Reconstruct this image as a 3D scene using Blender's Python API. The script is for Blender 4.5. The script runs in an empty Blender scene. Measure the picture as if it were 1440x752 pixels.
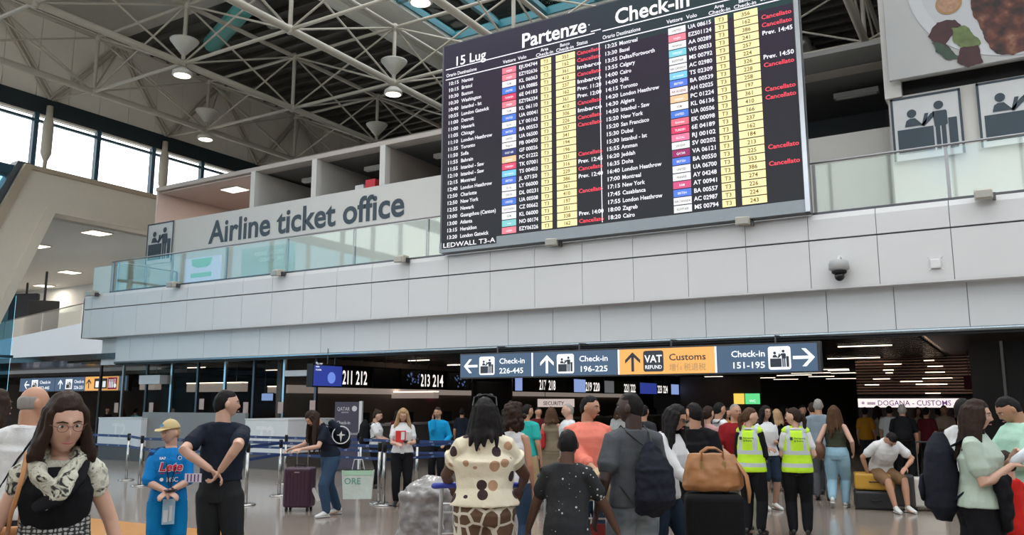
import bpy, bmesh, math, random
from mathutils import Vector, Matrix, Euler, noise
random.seed(7)
R = math.radians
SC = bpy.context.scene
COL = SC.collection
PI = math.pi
# ------------------------------------------------------------------ camera
EYE = 1.7
FPX = 1163.0
PITCH = math.atan(190 / FPX)
HEAD = R(30.9)
cd = bpy.data.cameras.new('camera'); cam = bpy.data.objects.new('camera', cd); COL.objects.link(cam)
cd.sensor_width = 36; cd.lens = FPX / 1440 * 36; cd.clip_end = 400
cam.location = (0, 0, EYE); cam.rotation_euler = (PI / 2 + PITCH, 0, HEAD)
SC.camera = cam
# ------------------------------------------------------------------ world and exposure
SC.view_settings.view_transform = 'Standard'; SC.view_settings.look = 'None'
SC.view_settings.gamma = 1; SC.view_settings.use_curve_mapping = False
SC.view_settings.exposure = -0.5
w = bpy.data.worlds.new('sky'); SC.world = w; w.use_nodes = True
nt = w.node_tree; nt.nodes.clear()
o = nt.nodes.new('ShaderNodeOutputWorld'); b = nt.nodes.new('ShaderNodeBackground'); nt.links.new(b.outputs[0], o.inputs[0])
tc = nt.nodes.new('ShaderNodeTexCoord'); nz = nt.nodes.new('ShaderNodeTexNoise'); nz.inputs['Scale'].default_value = 2.2; nz.inputs['Detail'].default_value = 5
nt.links.new(tc.outputs['Generated'], nz.inputs['Vector'])
cr = nt.nodes.new('ShaderNodeValToRGB'); cr.color_ramp.elements[0].position = .34; cr.color_ramp.elements[0].color = (.40, .62, 1, 1)
cr.color_ramp.elements[1].position = .46; cr.color_ramp.elements[1].color = (1, .97, .92, 1)
nt.links.new(nz.outputs['Fac'], cr.inputs['Fac']); nt.links.new(cr.outputs[0], b.inputs['Color'])
b.inputs['Strength'].default_value = 4.6
sd = bpy.data.lights.new('sun', 'SUN'); sd.energy = 1.6; sd.angle = R(6); sd.color = (1, .93, .84)
sun = bpy.data.objects.new('sun', sd); COL.objects.link(sun); sun.rotation_euler = (R(-32), R(-38), 0)

# ------------------------------------------------------------------ placing helpers (photo pixel -> world point)
FWH = Vector((-math.sin(HEAD), math.cos(HEAD), 0)); RT = Vector((math.cos(HEAD), math.sin(HEAD), 0))
FW = FWH * math.cos(PITCH) + Vector((0, 0, math.sin(PITCH))); UP = RT.cross(FW)
O0 = Vector((0, 0, EYE))
def ray(x, y): return FW * FPX + RT * (x - 720) + UP * (376 - y)
def onz(x, y, z): r = ray(x, y); return O0 + r * ((z - EYE) / r.z)
def ony(x, y, Y): r = ray(x, y); return O0 + r * (Y / r.y)
def onx(x, y, X): r = ray(x, y); return O0 + r * (X / r.x)
def dep(x, y, Z): r = ray(x, y); return O0 + r * (Z / r.dot(FWH))

# ------------------------------------------------------------------ materials
MATS = {}
def mat(name, col, rough=.6, metal=0, var=.06, bump=0, bscale=40, emit=0, ecol=None, trans=0, spec=.5, nscale=6, coat=0, alpha=1):
    if name in MATS: return MATS[name]
    m = bpy.data.materials.new(name); m.use_nodes = True; MATS[name] = m
    n = m.node_tree.nodes; l = m.node_tree.links; p = n['Principled BSDF']
    p.inputs['Roughness'].default_value = rough; p.inputs['Metallic'].default_value = metal
    p.inputs['Specular IOR Level'].default_value = spec
    p.inputs['Coat Weight'].default_value = coat
    if len(col) == 3: col = (*col, 1)
    tcn = n.new('ShaderNodeTexCoord'); nn = n.new('ShaderNodeTexNoise'); nn.inputs['Scale'].default_value = nscale; nn.inputs['Detail'].default_value = 4
    l.new(tcn.outputs['Object'], nn.inputs['Vector'])
    mx = n.new('ShaderNodeMix'); mx.data_type = 'RGBA'
    mx.inputs[6].default_value = tuple(c * (1 - var) for c in col[:3]) + (1,)
    mx.inputs[7].default_value = tuple(min(1, c * (1 + var)) for c in col[:3]) + (1,)
    l.new(nn.outputs['Fac'], mx.inputs[0]); l.new(mx.outputs[2], p.inputs['Base Color'])
    m['mix'] = mx.name
    if bump:
        bn = n.new('ShaderNodeTexNoise'); bn.inputs['Scale'].default_value = bscale; l.new(tcn.outputs['Object'], bn.inputs['Vector'])
        bp = n.new('ShaderNodeBump'); bp.inputs['Strength'].default_value = bump; bp.inputs['Distance'].default_value = .01
        l.new(bn.outputs['Fac'], bp.inputs['Height']); l.new(bp.outputs[0], p.inputs['Normal'])
    if emit:
        p.inputs['Emission Color'].default_value = (*(ecol or col[:3]), 1); p.inputs['Emission Strength'].default_value = emit
    if trans: p.inputs['Transmission Weight'].default_value = trans
    if alpha < 1: p.inputs['Alpha'].default_value = alpha
    return m
def newcolor(m, maker):
    """replace the base colour by a node network; maker(nodes, links, objcoord) -> colour socket"""
    n = m.node_tree.nodes; l = m.node_tree.links
    t = n.new('ShaderNodeTexCoord'); s = maker(n, l, t.outputs['Object'])
    l.new(s, n['Principled BSDF'].inputs['Base Color']); return m
def ramp(n, l, src, stops, const=False):
    r = n.new('ShaderNodeValToRGB'); e = r.color_ramp.elements
    if const: r.color_ramp.interpolation = 'CONSTANT'
    while len(e) < len(stops): e.new(.5)
    for k, (p, c) in enumerate(stops): e[k].position = p; e[k].color = (*c, 1)
    l.new(src, r.inputs['Fac']); return r.outputs[0]
def math_(n, l, op, a, b_=0.0, c=None):
    m = n.new('ShaderNodeMath'); m.operation = op
    for k, v in enumerate((a, b_, c)):
        if v is None: continue
        if isinstance(v, (int, float)): m.inputs[k].default_value = v
        else: l.new(v, m.inputs[k])
    return m.outputs[0]
def mixc(n, l, f, a, b_):
    m = n.new('ShaderNodeMix'); m.data_type = 'RGBA'
    for k, v in ((0, f), (6, a), (7, b_)):
        if isinstance(v, tuple): m.inputs[k].default_value = (*v, 1)
        elif isinstance(v, (int, float)): m.inputs[k].default_value = v
        else: l.new(v, m.inputs[k])
    return m.outputs[2]

# ------------------------------------------------------------------ mesh helpers
def tag(o, label=None, cat=None, group=None, kind=None):
    if label: o['label'] = label
    if cat: o['category'] = cat
    if group: o['group'] = group
    if kind: o['kind'] = kind
    return o
def empty(name, loc=(0, 0, 0), rz=0, label=None, cat=None, group=None, kind=None):
    o = bpy.data.objects.new(name, None); COL.objects.link(o); o.location = loc; o.rotation_euler = (0, 0, rz); o.empty_display_size = .1
    return tag(o, label, cat, group, kind)
def link(name, me, parent=None, loc=None, m=None):
    o = bpy.data.objects.new(name, me); COL.objects.link(o)
    if parent: o.parent = parent
    if loc is not None: o.location = loc
    if m and not me.materials: me.materials.append(m)
    return o
class MB:
    def __init__(s): s.v = []; s.f = []; s.mi = []; s.cur = 0
    def add(s, vs, fs):
        b0 = len(s.v); s.v += [tuple(v) for v in vs]; s.f += [tuple(i + b0 for i in f) for f in fs]; s.mi += [s.cur] * len(fs)
    def box(s, a, b_):
        x0, y0, z0 = [min(p, q) for p, q in zip(a, b_)]; x1, y1, z1 = [max(p, q) for p, q in zip(a, b_)]
        s.add([(x0, y0, z0), (x1, y0, z0), (x1, y1, z0), (x0, y1, z0), (x0, y0, z1), (x1, y0, z1), (x1, y1, z1), (x0, y1, z1)],
              [(0, 3, 2, 1), (4, 5, 6, 7), (0, 1, 5, 4), (1, 2, 6, 5), (2, 3, 7, 6), (3, 0, 4, 7)]); return s
    def prism(s, poly, axis, a, b_):
        """poly of 2D points extruded along axis from a to b"""
        n = len(poly)
        def P(p, t): return (t, p[0], p[1]) if axis == 'x' else (p[0], t, p[1]) if axis == 'y' else (p[0], p[1], t)
        s.add([P(p, a) for p in poly] + [P(p, b_) for p in poly], [tuple(range(n))[::-1], tuple(range(n, 2 * n))] + [(i, (i + 1) % n, n + (i + 1) % n, n + i) for i in range(n)]); return s
    def tube(s, pts, rad, n=10, up=None, cap=True, flat=False):
        """closed tube through pts; rad: number or (a,b) per point; a is across, b is along 'up'"""
        pts = [Vector(p) for p in pts]
        if not isinstance(rad, (list,)): rad = [rad] * len(pts)
        rad = [(r, r) if isinstance(r, (int, float)) else r for r in rad]
        if cap and not flat:   # rounded ends
            d0 = (pts[0] - pts[1]).normalized(); d1 = (pts[-1] - pts[-2]).normalized()
            r0 = min(rad[0]); r1 = min(rad[-1])
            pts = [pts[0] + d0 * r0 * .75] + pts + [pts[-1] + d1 * r1 * .75]
            rad = [(rad[0][0] * .6, rad[0][1] * .6)] + rad + [(rad[-1][0] * .6, rad[-1][1] * .6)]
        m = len(pts); u = None; vs = []
        for i, p in enumerate(pts):
            t = (pts[min(i + 1, m - 1)] - pts[max(i - 1, 0)])
            t = t.normalized() if t.length > 1e-9 else Vector((0, 0, 1))
            if up is not None: u = Vector(up)
            if u is None: u = Vector((0, 0, 1)) if abs(t.z) < .9 else Vector((0, 1, 0))
            u = (u - t * u.dot(t))
            u = u.normalized() if u.length > 1e-6 else t.orthogonal().normalized()
            x = u.cross(t).normalized()
            for k in range(n):
                a = 2 * PI * k / n; vs.append(p + x * (math.cos(a) * rad[i][0]) + u * (math.sin(a) * rad[i][1]))
        fs = [(i * n + k, i * n + (k + 1) % n, (i + 1) * n + (k + 1) % n, (i + 1) * n + k) for i in range(m - 1) for k in range(n)]
        fs += [tuple(range(n))[::-1], tuple((m - 1) * n + k for k in range(n))]
        s.add(vs, fs); return s
    def lathe(s, prof, c=(0, 0, 0), n=20):
        c = Vector(c); m = len(prof); vs = []
        for r, z in prof:
            for k in range(n): a = 2 * PI * k / n; vs.append((c.x + r * math.cos(a), c.y + r * math.sin(a), c.z + z))
        fs = [(i * n + k, i * n + (k + 1) % n, (i + 1) * n + (k + 1) % n, (i + 1) * n + k) for i in range(m - 1) for k in range(n)]
        fs += [tuple(range(n))[::-1], tuple((m - 1) * n + k for k in range(n))]
        s.add(vs, fs); return s
    def ball(s, c, r, nu=14, nv=9, M=None):
        if isinstance(r, (int, float)): r = (r, r, r)
        c = Vector(c); vs = []
        for i in range(nv + 1):
            t = PI * (i + .0) / nv if 0 < i < nv else (.02 if i == 0 else PI - .02)
            for k in range(nu):
                a = 2 * PI * k / nu; v = Vector((r[0] * math.sin(t) * math.cos(a), r[1] * math.sin(t) * math.sin(a), r[2] * math.cos(t)))
                if M: v = M @ v
                vs.append(c + v)
        fs = [(i * nu + k, (i + 1) * nu + k, (i + 1) * nu + (k + 1) % nu, i * nu + (k + 1) % nu) for i in range(nv) for k in range(nu)]
        fs += [tuple(range(nu)), tuple(nv * nu + k for k in range(nu))[::-1]]
        s.add(vs, fs); return s
    def mesh(s, name, mats=None, smooth=False):
        me = bpy.data.meshes.new(name); me.from_pydata(s.v, [], s.f)
        if mats:
            for m in (mats if isinstance(mats, (list, tuple)) else [mats]): me.materials.append(m)
            if any(s.mi): me.polygons.foreach_set('material_index', s.mi)
        if smooth: me.polygons.foreach_set('use_smooth', [True] * len(me.polygons))
        me.update(); return me
    def build(s, name, mats=None, parent=None, loc=None, smooth=False, bevel=0, remesh=0, disp=0, dsize=.08, smit=0, recalc=False):
        me = s.mesh(name, mats, smooth)
        if recalc:
            bm = bmesh.new(); bm.from_mesh(me); bmesh.ops.recalc_face_normals(bm, faces=bm.faces); bm.to_mesh(me); bm.free()
        o = link(name, me, parent, loc)
        if remesh:
            md = o.modifiers.new('union', 'REMESH'); md.mode = 'VOXEL'; md.voxel_size = remesh; md.use_smooth_shade = True
            if smit: sm = o.modifiers.new('smooth', 'SMOOTH'); sm.iterations = smit; sm.factor = .5
            if disp:
                d = o.modifiers.new('folds', 'DISPLACE'); d.texture = clouds(dsize); d.strength = disp; d.mid_level = .5
        if bevel:
            bv = o.modifiers.new('bevel', 'BEVEL'); bv.width = bevel; bv.segments = 2; bv.limit_method = 'ANGLE'
        return o
TEX = {}
def clouds(size):
    if size not in TEX: t = bpy.data.textures.new('clouds', 'CLOUDS'); t.noise_scale = size; t.noise_depth = 1; TEX[size] = t
    return TEX[size]
def islands(mb, name, m, parent, thick=0):
    par_ = list(range(len(mb.v)))
    def fi(i):
        while par_[i] != i: par_[i] = par_[par_[i]]; i = par_[i]
        return i
    key = {}
    for i, v in enumerate(mb.v):
        k = tuple(round(c, 4) for c in v)
        if k in key: par_[fi(i)] = fi(key[k])
        else: key[k] = i
    for f in mb.f:
        for a in f[1:]: par_[fi(a)] = fi(f[0])
    g = {}
    for f in mb.f: g.setdefault(fi(f[0]), []).append(f)
    for fs in g.values():
        ix = sorted({i for f in fs for i in f}); mp = {i: q for q, i in enumerate(ix)}; q = MB()
        q.add([mb.v[i] for i in ix], [tuple(mp[i] for i in f) for f in fs]); q.build(name, m, parent)
def bx(name, a, b_, m, parent=None, bevel=0): return MB().box(a, b_).build(name, m, parent, bevel=bevel)
def struct(o): o['kind'] = 'structure'; return o
_t = {}
def textdata(body, size=1, bold=.0, align='LEFT', res=2):
    """flat text as (verts, faces) lying in x (right) / y (up)"""
    k = (body, bold, align, res)
    if k not in _t:
        c = bpy.data.curves.new('t', 'FONT'); c.body = body; c.align_x = align; c.align_y = 'BOTTOM_BASELINE'; c.resolution_u = res; c.offset = bold
        c.size = 1; o = bpy.data.objects.new('t', c)
        me = o.to_mesh(); vs = [v.co.copy() for v in me.vertices]; fs = [tuple(p.vertices) for p in me.polygons]
        o.to_mesh_clear(); bpy.data.objects.remove(o); bpy.data.curves.remove(c); _t[k] = (vs, fs)
    vs, fs = _t[k]; return [v * size for v in vs], fs
def text(mb, body, org, size, right=(1, 0, 0), up=(0, 0, 1), bold=.012, align='LEFT', res=2, sx=1, width=None):
    vs, fs = textdata(body, size, bold, align, res)
    if not vs: return
    if width:
        w0 = max(v.x for v in vs) - min(v.x for v in vs); sx = width / w0
    o_, r, u = Vector(org), Vector(right), Vector(up)
    mb.add([o_ + r * v.x * sx + u * v.y for v in vs], fs)
def arrow(mb, c, s, ang, right=(1, 0, 0), up=(0, 0, 1)):
    """arrow pointing up turned by ang, centred at c, size s"""
    sh = [(-.07, -.5), (.07, -.5), (.07, .22), (.28, .0), (.42, .0), (.42, .02), (0, .5), (-.42, .02), (-.42, 0), (-.28, 0), (-.07, .22)]
    parts = [[(-.075, -.5), (.075, -.5), (.075, .3), (-.075, .3)], [(0, .5), (-.42, .1), (-.42, -.09), (0, .3)], [(0, .5), (0, .3), (.42, -.09), (.42, .1)]]
    c, r, u = Vector(c), Vector(right), Vector(up); ca, sa = math.cos(ang), math.sin(ang)
    for p in parts: mb.add([c + r * s * (x * ca - y * sa) + u * s * (x * sa + y * ca) for x, y in p], [tuple(range(len(p)))])
def disc(mb, c, r_, right=(1, 0, 0), up=(0, 0, 1), n=16, ry=None, a0=0, a1=2 * PI):
    c, r, u = Vector(c), Vector(right), Vector(up); ry = ry or r_
    mb.add([c + r * r_ * math.cos(a0 + (a1 - a0) * k / n) + u * ry * math.sin(a0 + (a1 - a0) * k / n) for k in range(n + (a1 - a0 < 6.2))], [tuple(range(n + (a1 - a0 < 6.2)))])
def poly(mb, c, pts, s, right=(1, 0, 0), up=(0, 0, 1)):
    c, r, u = Vector(c), Vector(right), Vector(up); mb.add([c + r * s * x + u * s * y for x, y in pts], [tuple(range(len(pts)))])
def checkin_icon(mb, c, s, **k):
    """two figures at a desk: agent left, traveller right, unit square centred at c"""
    q = dict(k)
    cc = Vector(c); r = Vector(k.get('right', (1, 0, 0))); u = Vector(k.get('up', (0, 0, 1)))
    P = lambda pts: poly(mb, c, pts, s, **q)
    disc(mb, cc + r * s * -.22 + u * s * .25, .075 * s, **q); disc(mb, cc + r * s * .2 + u * s * .33, .075 * s, **q)
    P([(-.34, .02), (-.31, .13), (-.26, .16), (-.17, .16), (-.12, .1), (-.07, .04), (-.02, .22), (.04, .22), (-.01, .05), (-.05, -.0), (-.1, .02), (-.1, .02)])
    P([(.1, .23), (.3, .23), (.32, .2), (.32, -.02), (.29, -.04), (.12, -.04)]); P([(.12, .23), (.12, .14), (-.04, -.01), (-.08, .03), (.07, .2)])
    P([(.13, -.04), (.2, -.04), (.2, -.45), (.13, -.45)]); P([(.22, -.04), (.29, -.04), (.29, -.45), (.22, -.45)])
    P([(-.46, -.02), (.1, -.02), (.1, -.45), (-.46, -.45)]); P([(.33, .08), (.46, .08), (.46, -.45), (.33, -.45)])
# ------------------------------------------------------------------ materials of the place
panel_m = mat('white_panel', (.66, .655, .66), .45, var=.02, nscale=1)
panel2 = mat('fascia_panel', (.64, .655, .67), .4, var=.02, nscale=1)
joint_m = mat('joint', (.12, .12, .13), .7)
steel = mat('brushed_steel', (.55, .55, .55), .28, 1, var=.04)
darkst = mat('dark_steel', (.10, .10, .11), .35, .8)
floor_m = mat('polished_stone', (.27, .225, .19), .14, var=.12, nscale=2, spec=.6)
floor_o = mat('orange_floor', (.62, .27, .05), .2, var=.08)
cream = mat('cream_panel', (.86, .81, .72), .6, var=.04, nscale=1)
creamj = mat('cream_gap', (.20, .18, .15), .8)
truss_m = mat('cream_steel', (.50, .455, .38), .45, var=.05)
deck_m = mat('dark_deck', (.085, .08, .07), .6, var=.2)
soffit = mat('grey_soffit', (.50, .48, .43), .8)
lightsof = mat('pale_soffit', (.72, .72, .66), .7)
teal = mat('teal_frame', (.05, .22, .27), .4)
band_m = mat('dark_band', (.016, .026, .032), .5)
mull_m = mat('blue_mullion', (.03, .085, .13), .4)
wall_w = mat('office_white', (.66, .64, .61), .6, var=.02)
wall_p = mat('office_beige', (.50, .44, .40), .7)
inner_g = mat('office_inside', (.22, .215, .21), .8)
inner_p = mat('office_pink_lit', (.68, .56, .52), .8)  # pink lamplight of the corner office put into the wall colour
navy = mat('sign_navy', (.035, .055, .075), .5)
dark_m = mat('near_black', (.012, .012, .013), .5, spec=.3)
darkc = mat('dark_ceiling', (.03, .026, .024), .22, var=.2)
lamp_w = mat('lamp_warm', (1, .85, .7), emit=4.5, ecol=(1, .83, .66))
lamp_n = mat('lamp_white', (1, .95, .88), emit=3, ecol=(1, .93, .82))
glass_m = bpy.data.materials.new('glass'); glass_m.use_nodes = True
def mk_glass(m, tint, fac, bl=.12):
    n = m.node_tree.nodes; l = m.node_tree.links; n.clear()
    o = n.new('ShaderNodeOutputMaterial'); t = n.new('ShaderNodeBsdfTransparent'); g = n.new('ShaderNodeBsdfGlossy'); mx = n.new('ShaderNodeMixShader')
    t.inputs[0].default_value = (*tint, 1); g.inputs['Roughness'].default_value = .03; g.inputs[0].default_value = (.9, .96, .94, 1)
    lw = n.new('ShaderNodeLayerWeight'); lw.inputs[0].default_value = bl
    ma = n.new('ShaderNodeMath'); ma.operation = 'MULTIPLY_ADD'; ma.inputs[1].default_value = 1; ma.inputs[2].default_value = fac
    l.new(lw.outputs['Fresnel'], ma.inputs[0]); l.new(ma.outputs[0], mx.inputs[0]); l.new(t.outputs[0], mx.inputs[1]); l.new(g.outputs[0], mx.inputs[2]); l.new(mx.outputs[0], o.inputs[0])
mk_glass(glass_m, (.90, .945, .925), .05)
glass_c = bpy.data.materials.new('clear_glass'); glass_c.use_nodes = True; mk_glass(glass_c, (.86, .87, .86), .0, .05)
sky_glass = bpy.data.materials.new('window_glass'); sky_glass.use_nodes = True; mk_glass(sky_glass, (.96, .98, 1), .0)
blue_glass = bpy.data.materials.new('blue_glass'); blue_glass.use_nodes = True; mk_glass(blue_glass, (.45, .68, .8), .02)

def lamp_light(t, W, loc, size, col=(1, .86, .74)):
    d = bpy.data.lights.new('lamp_light', 'AREA'); d.energy = W; d.size = size; d.color = col; o = bpy.data.objects.new('lamp_light', d); COL.objects.link(o); o.parent = t; o.location = loc
# ------------------------------------------------------------------ floor
fl = MB().box((-80, -16, -.1), (24, 95, 0)).build('floor', floor_m); struct(fl)
st = MB().box((0, 0, 0), (1, 1, 1))
for k, (a, b_, c, d) in enumerate([((60, 752), (300, 752), (300, 741), (110, 730))]):
    P = [onz(x, y, .003) for x, y in ((-80, 770), (420, 770), (330, 748), (60, 722))]
    MB().prism([(p.x, p.y) for p in P], 'z', .001, .004).build('floor_strip', floor_o, fl)
# ------------------------------------------------------------------ the upper level: parapet and fascia, panel by panel
Y0 = 17.15; XL = -27.9; XR = 9.0; STEP = 1.27
par = struct(empty('wall_parapet'))
MB().box((XL + .02, Y0 + .06, 3.98), (XR, Y0 + 1.5, 5.44)).build('parapet_core', joint_m, par)
MB().box((-26.2, Y0 + .36, 3.12), (XR, Y0 + 1.5, 3.97)).build('fascia_core', joint_m, par)
g = .006
def pan(w, h, m, name, top=False):
    mb = MB()
    if top:
        prof = [(0, 0), (0, h - .14), (.04, h - .04), (.14, h), (.5, h), (.5, h - .03), (.06, h - .03), (.06, 0)]
        mb.prism([(p[0], p[1]) for p in prof], 'x', g, w - g)
    else: mb.box((g, 0, 0), (w - g, .055, h))
    return mb.mesh(name, m)
j0 = -12.17
xs = [j0 + STEP * k for k in range(-13, 20)]; xs = [x for x in xs if XL + .3 < x < XR - .2]; xs = [XL] + xs + [XR]
cache = {}
for a, b_ in zip(xs[:-1], xs[1:]):
    wd = round(b_ - a, 3)
    for nm, z, h, m, top in (('coping_panel', 4.94, .54, panel_m, True), ('parapet_panel', 3.95, .955, panel_m, False)):
        k = (nm, wd)
        if k not in cache: cache[k] = pan(wd, h, m, nm, top)
        link(nm, cache[k], par, (a, Y0, z))
MB().box((XL, Y0, 3.92), (XR, Y0 + .4, 3.955)).build('parapet_soffit', panel_m, par)
MB().box((XL, Y0, 3.92), (XL + .05, Y0 + 2.8, 5.46)).build('end_panel', panel_m, par)
MB().box((XL, Y0 + .3, 5.40), (XR, Y0 + 3, 5.46)).build('deck_slab', wall_w, par)
xs = [-13.05 + 1.248 * k for k in range(-11, 18)]; xs = [x for x in xs if x > -26]; xs = [-26.3] + xs + [XR]
for a, b_ in zip(xs[:-1], xs[1:]):
    wd = round(b_ - a, 3); k = ('f', wd)
    if k not in cache: cache[k] = pan(wd, .84, panel2, 'fascia_panel')
    link('fascia_panel', cache[k], par, (a, Y0 + .3, 3.09))
MB().box((-27.4, Y0 + .5, 3.0), (-26.25, Y0 + 1.5, 3.92)).build('fascia_return', panel2, par)
strip = MB().tube([(-26.3, Y0 + .3, 3.05), (XR, Y0 + .3, 3.05)], [(.045, .045)] * 2, 10).build('metal_edge', mat('blue_steel', (.35, .42, .47), .25, .9), par, smooth=True)
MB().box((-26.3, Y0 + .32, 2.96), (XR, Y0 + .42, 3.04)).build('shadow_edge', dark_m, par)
# underside ceiling (dark) + back walls
ceil = struct(empty('ceiling'))
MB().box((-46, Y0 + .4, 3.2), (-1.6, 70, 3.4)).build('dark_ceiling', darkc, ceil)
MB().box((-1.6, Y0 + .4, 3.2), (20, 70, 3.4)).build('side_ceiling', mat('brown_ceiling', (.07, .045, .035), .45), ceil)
MB().box((-80, 25.9, 5.0), (-33, 70, 5.2)).build('far_slab', wall_w, ceil)
# slats of the dark ceiling (thin lamellas running along x)
sl = MB()
for k in range(60):
    y = 18 + k * .55; sl.box((-30, y, 3.13), (-1.7, y + .12, 3.2))
o = sl.build('ceiling_slats', darkc, ceil); o['kind'] = 'stuff'
# walls under the deck
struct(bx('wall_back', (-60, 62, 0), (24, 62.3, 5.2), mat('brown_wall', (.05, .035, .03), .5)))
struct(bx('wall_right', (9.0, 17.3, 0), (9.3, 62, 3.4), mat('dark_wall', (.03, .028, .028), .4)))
# linear ceiling lamps
lm = MB().box((-.8, -.035, -.02), (.8, .035, .0)).mesh('ceiling_lamp', lamp_w)
lmh = MB().box((-.82, -.05, 0), (.82, .05, .03)).mesh('lamp_housing', darkst)
def lin(x, y, s=1):
    t = empty('ceiling_lamp', (x, y, 3.12), 0, 'slim linear lamp glowing warm in the dark slatted ceiling', 'lamp', 'linear lamps in the dark ceiling')
    a = link('tube', lm, t); a.scale.x = s; b2 = link('housing', lmh, t); b2.scale.x = s
for y in (19.2, 22.5, 26, 30, 34, 39, 45):
    for x in [-28 + 3.6 * k for k in range(8)]:
        if random.random() < .8: lin(x + random.uniform(-.6, .6), y, random.uniform(.5, 1.0))
for (px, py) in ((1200, 503), (1322, 467), (1155, 529), (1215, 540), (1170, 519), (1125, 540), (1120, 527), (1105, 533), (1165, 536), (1140, 524), (1190, 524), (1108, 519), (1185, 532), (1070, 531), (1085, 540)):
    p = onz(px, py, 3.12)
    if p.y < 58: lin(p.x, p.y, .8 + random.random() * .4)
# ------------------------------------------------------------------ glass balustrades, posts every 2.65 m
rail_m = mat('rail_steel', (.32, .32, .33), .35, .9)
def balustrade(x0, x1, posts, lab):
    t = empty('glass_balustrade', (x0, Y0 + .12, 5.46), 0, lab, 'balustrade')
    MB().tube([(0, 0, 1.09), (x1 - x0, 0, 1.09)], .024, 10).build('handrail', rail_m, t, smooth=True)
    MB().box((0, -.03, 0), (x1 - x0, .03, .05)).build('base_channel', darkst, t)
    me = MB().box((-.03, .0, 0), (.03, .05, 1.06)).mesh('post', rail_m)
    for x in posts: link('post', me, t, (x - x0, .02, 0))
    ed = sorted([x0] + list(posts) + [x1])
    for a, b_ in zip(ed[:-1], ed[1:]):
        if b_ - a > .3: MB().box((a - x0 + .03, -.012, .05), (b_ - x0 - .03, .008, 1.04)).build('glass_panel', glass_m, t)
    return t
balustrade(-26.6, -12.38, [-26.55, -26.3, -23.4, -20.78, -18.13, -15.51, -12.96, -12.42], 'long glass balustrade with steel handrail left of the departures board')
balustrade(-3.2, 8.5, [-3.13, -.71, 1.75, 4.3, 6.9], 'glass balustrade with steel handrail right of the departures board')
t = empty('glass_balustrade', (-26.6, Y0 + .15, 5.46), 0, 'short glass balustrade returning towards the back at the left corner', 'balustrade')
MB().tube([(0, 0, 1.09), (0, 2.6, 1.09)], .024, 8).build('handrail', rail_m, t); MB().box((-.01, .05, .05), (.01, 2.6, 1.04)).build('glass_panel', glass_m, t)
for y in (1.3, 2.6): bx('post', (-.03, y - .03, 0), (.03, y + .03, 1.06), rail_m, t)
bx('wall_stub', (-27.75, Y0 + .2, 5.46), (-26.75, Y0 + .5, 6.45), mat('pale_green_panel', (.56, .61, .58), .3)); struct(bpy.data.objects['wall_stub'])
# little floodlights along the coping
def flood(x, lab):
    t = empty('floodlight', (x, Y0 - .03, 5.44), R(random.uniform(-8, 8)), lab, 'floodlight', 'beige floodlights along the parapet edge')
    bm_ = mat('beige_metal', (.50, .47, .40), .5)
    MB().prism([(-.26, -.1), (-.28, .04), (-.2, .1), (.02, .1), (.02, -.06)], 'x', -.17, .12).build('housing', bm_, t, bevel=.015)
    MB().box((-.15, -.29, -.08), (.1, -.27, .05)).build('lens', mat('lens_glass', (.35, .34, .3), .15), t)
    MB().box((.12, -.12, -.1), (.17, .0, .03)).build('bracket', darkst, t); MB().tube([(.1, 0, -.02), (.1, .1, -.02)], .02, 6).build('arm', darkst, t)
for x, lab in ((-27.15, 'beige floodlight at the left end of the parapet'), (-22.85, 'beige floodlight below the sign pictogram of the ticket office'), (-18.12, 'beige floodlight on the parapet below the word Airline'), (-13.56, 'beige floodlight just left of the departures board'), (-9.04, 'beige floodlight below the left half of the departures board'), (-4.52, 'beige floodlight below the right half of the departures board'), (-.14, 'beige floodlight on the parapet near the right edge')):
    flood(x, lab)
# dome camera and sensor on the parapet
p = ony(1182, 378, Y0)
t = empty('dome_camera', (p.x, Y0 - .17, p.z), 0, 'grey dome security camera with black globe on the white parapet', 'camera')
MB().lathe([(.09, .16), (.17, .13), (.19, .06), (.19, -.03), (.15, -.06)], n=24).build('housing', mat('grey_plastic', (.38, .38, .38), .5), t, smooth=True)
MB().lathe([(.14, -.06), (.14, -.1), (.10, -.13)], n=24).build('collar', dark_m, t, smooth=True)
MB().ball((0, 0, -.17), .095).build('globe', mat('black_globe', (.01, .01, .01), .08), t, smooth=True)
MB().tube([(0, 0, .16), (.02, .0, .22), (.02, .17, .2)], .025, 8).build('bracket', mat('white_plastic', (.7, .7, .7), .5), t)
p = ony(1316, 371, Y0)
t = empty('wireless_sensor', (p.x, Y0, p.z), 0, 'small white square wireless box with four antennas on the parapet', 'sensor')
MB().box((-.09, -.06, -.09), (.09, 0, .09)).build('body', mat('white_plastic', (.7, .7, .7), .5), t, bevel=.02)
for sx in (-1, 1):
    for sz in (-1, 1): MB().tube([(sx * .07, -.03, sz * .07), (sx * .13, -.08, sz * .13)], .008, 6).build('antenna', mat('white_plastic', ()), t)
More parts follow.
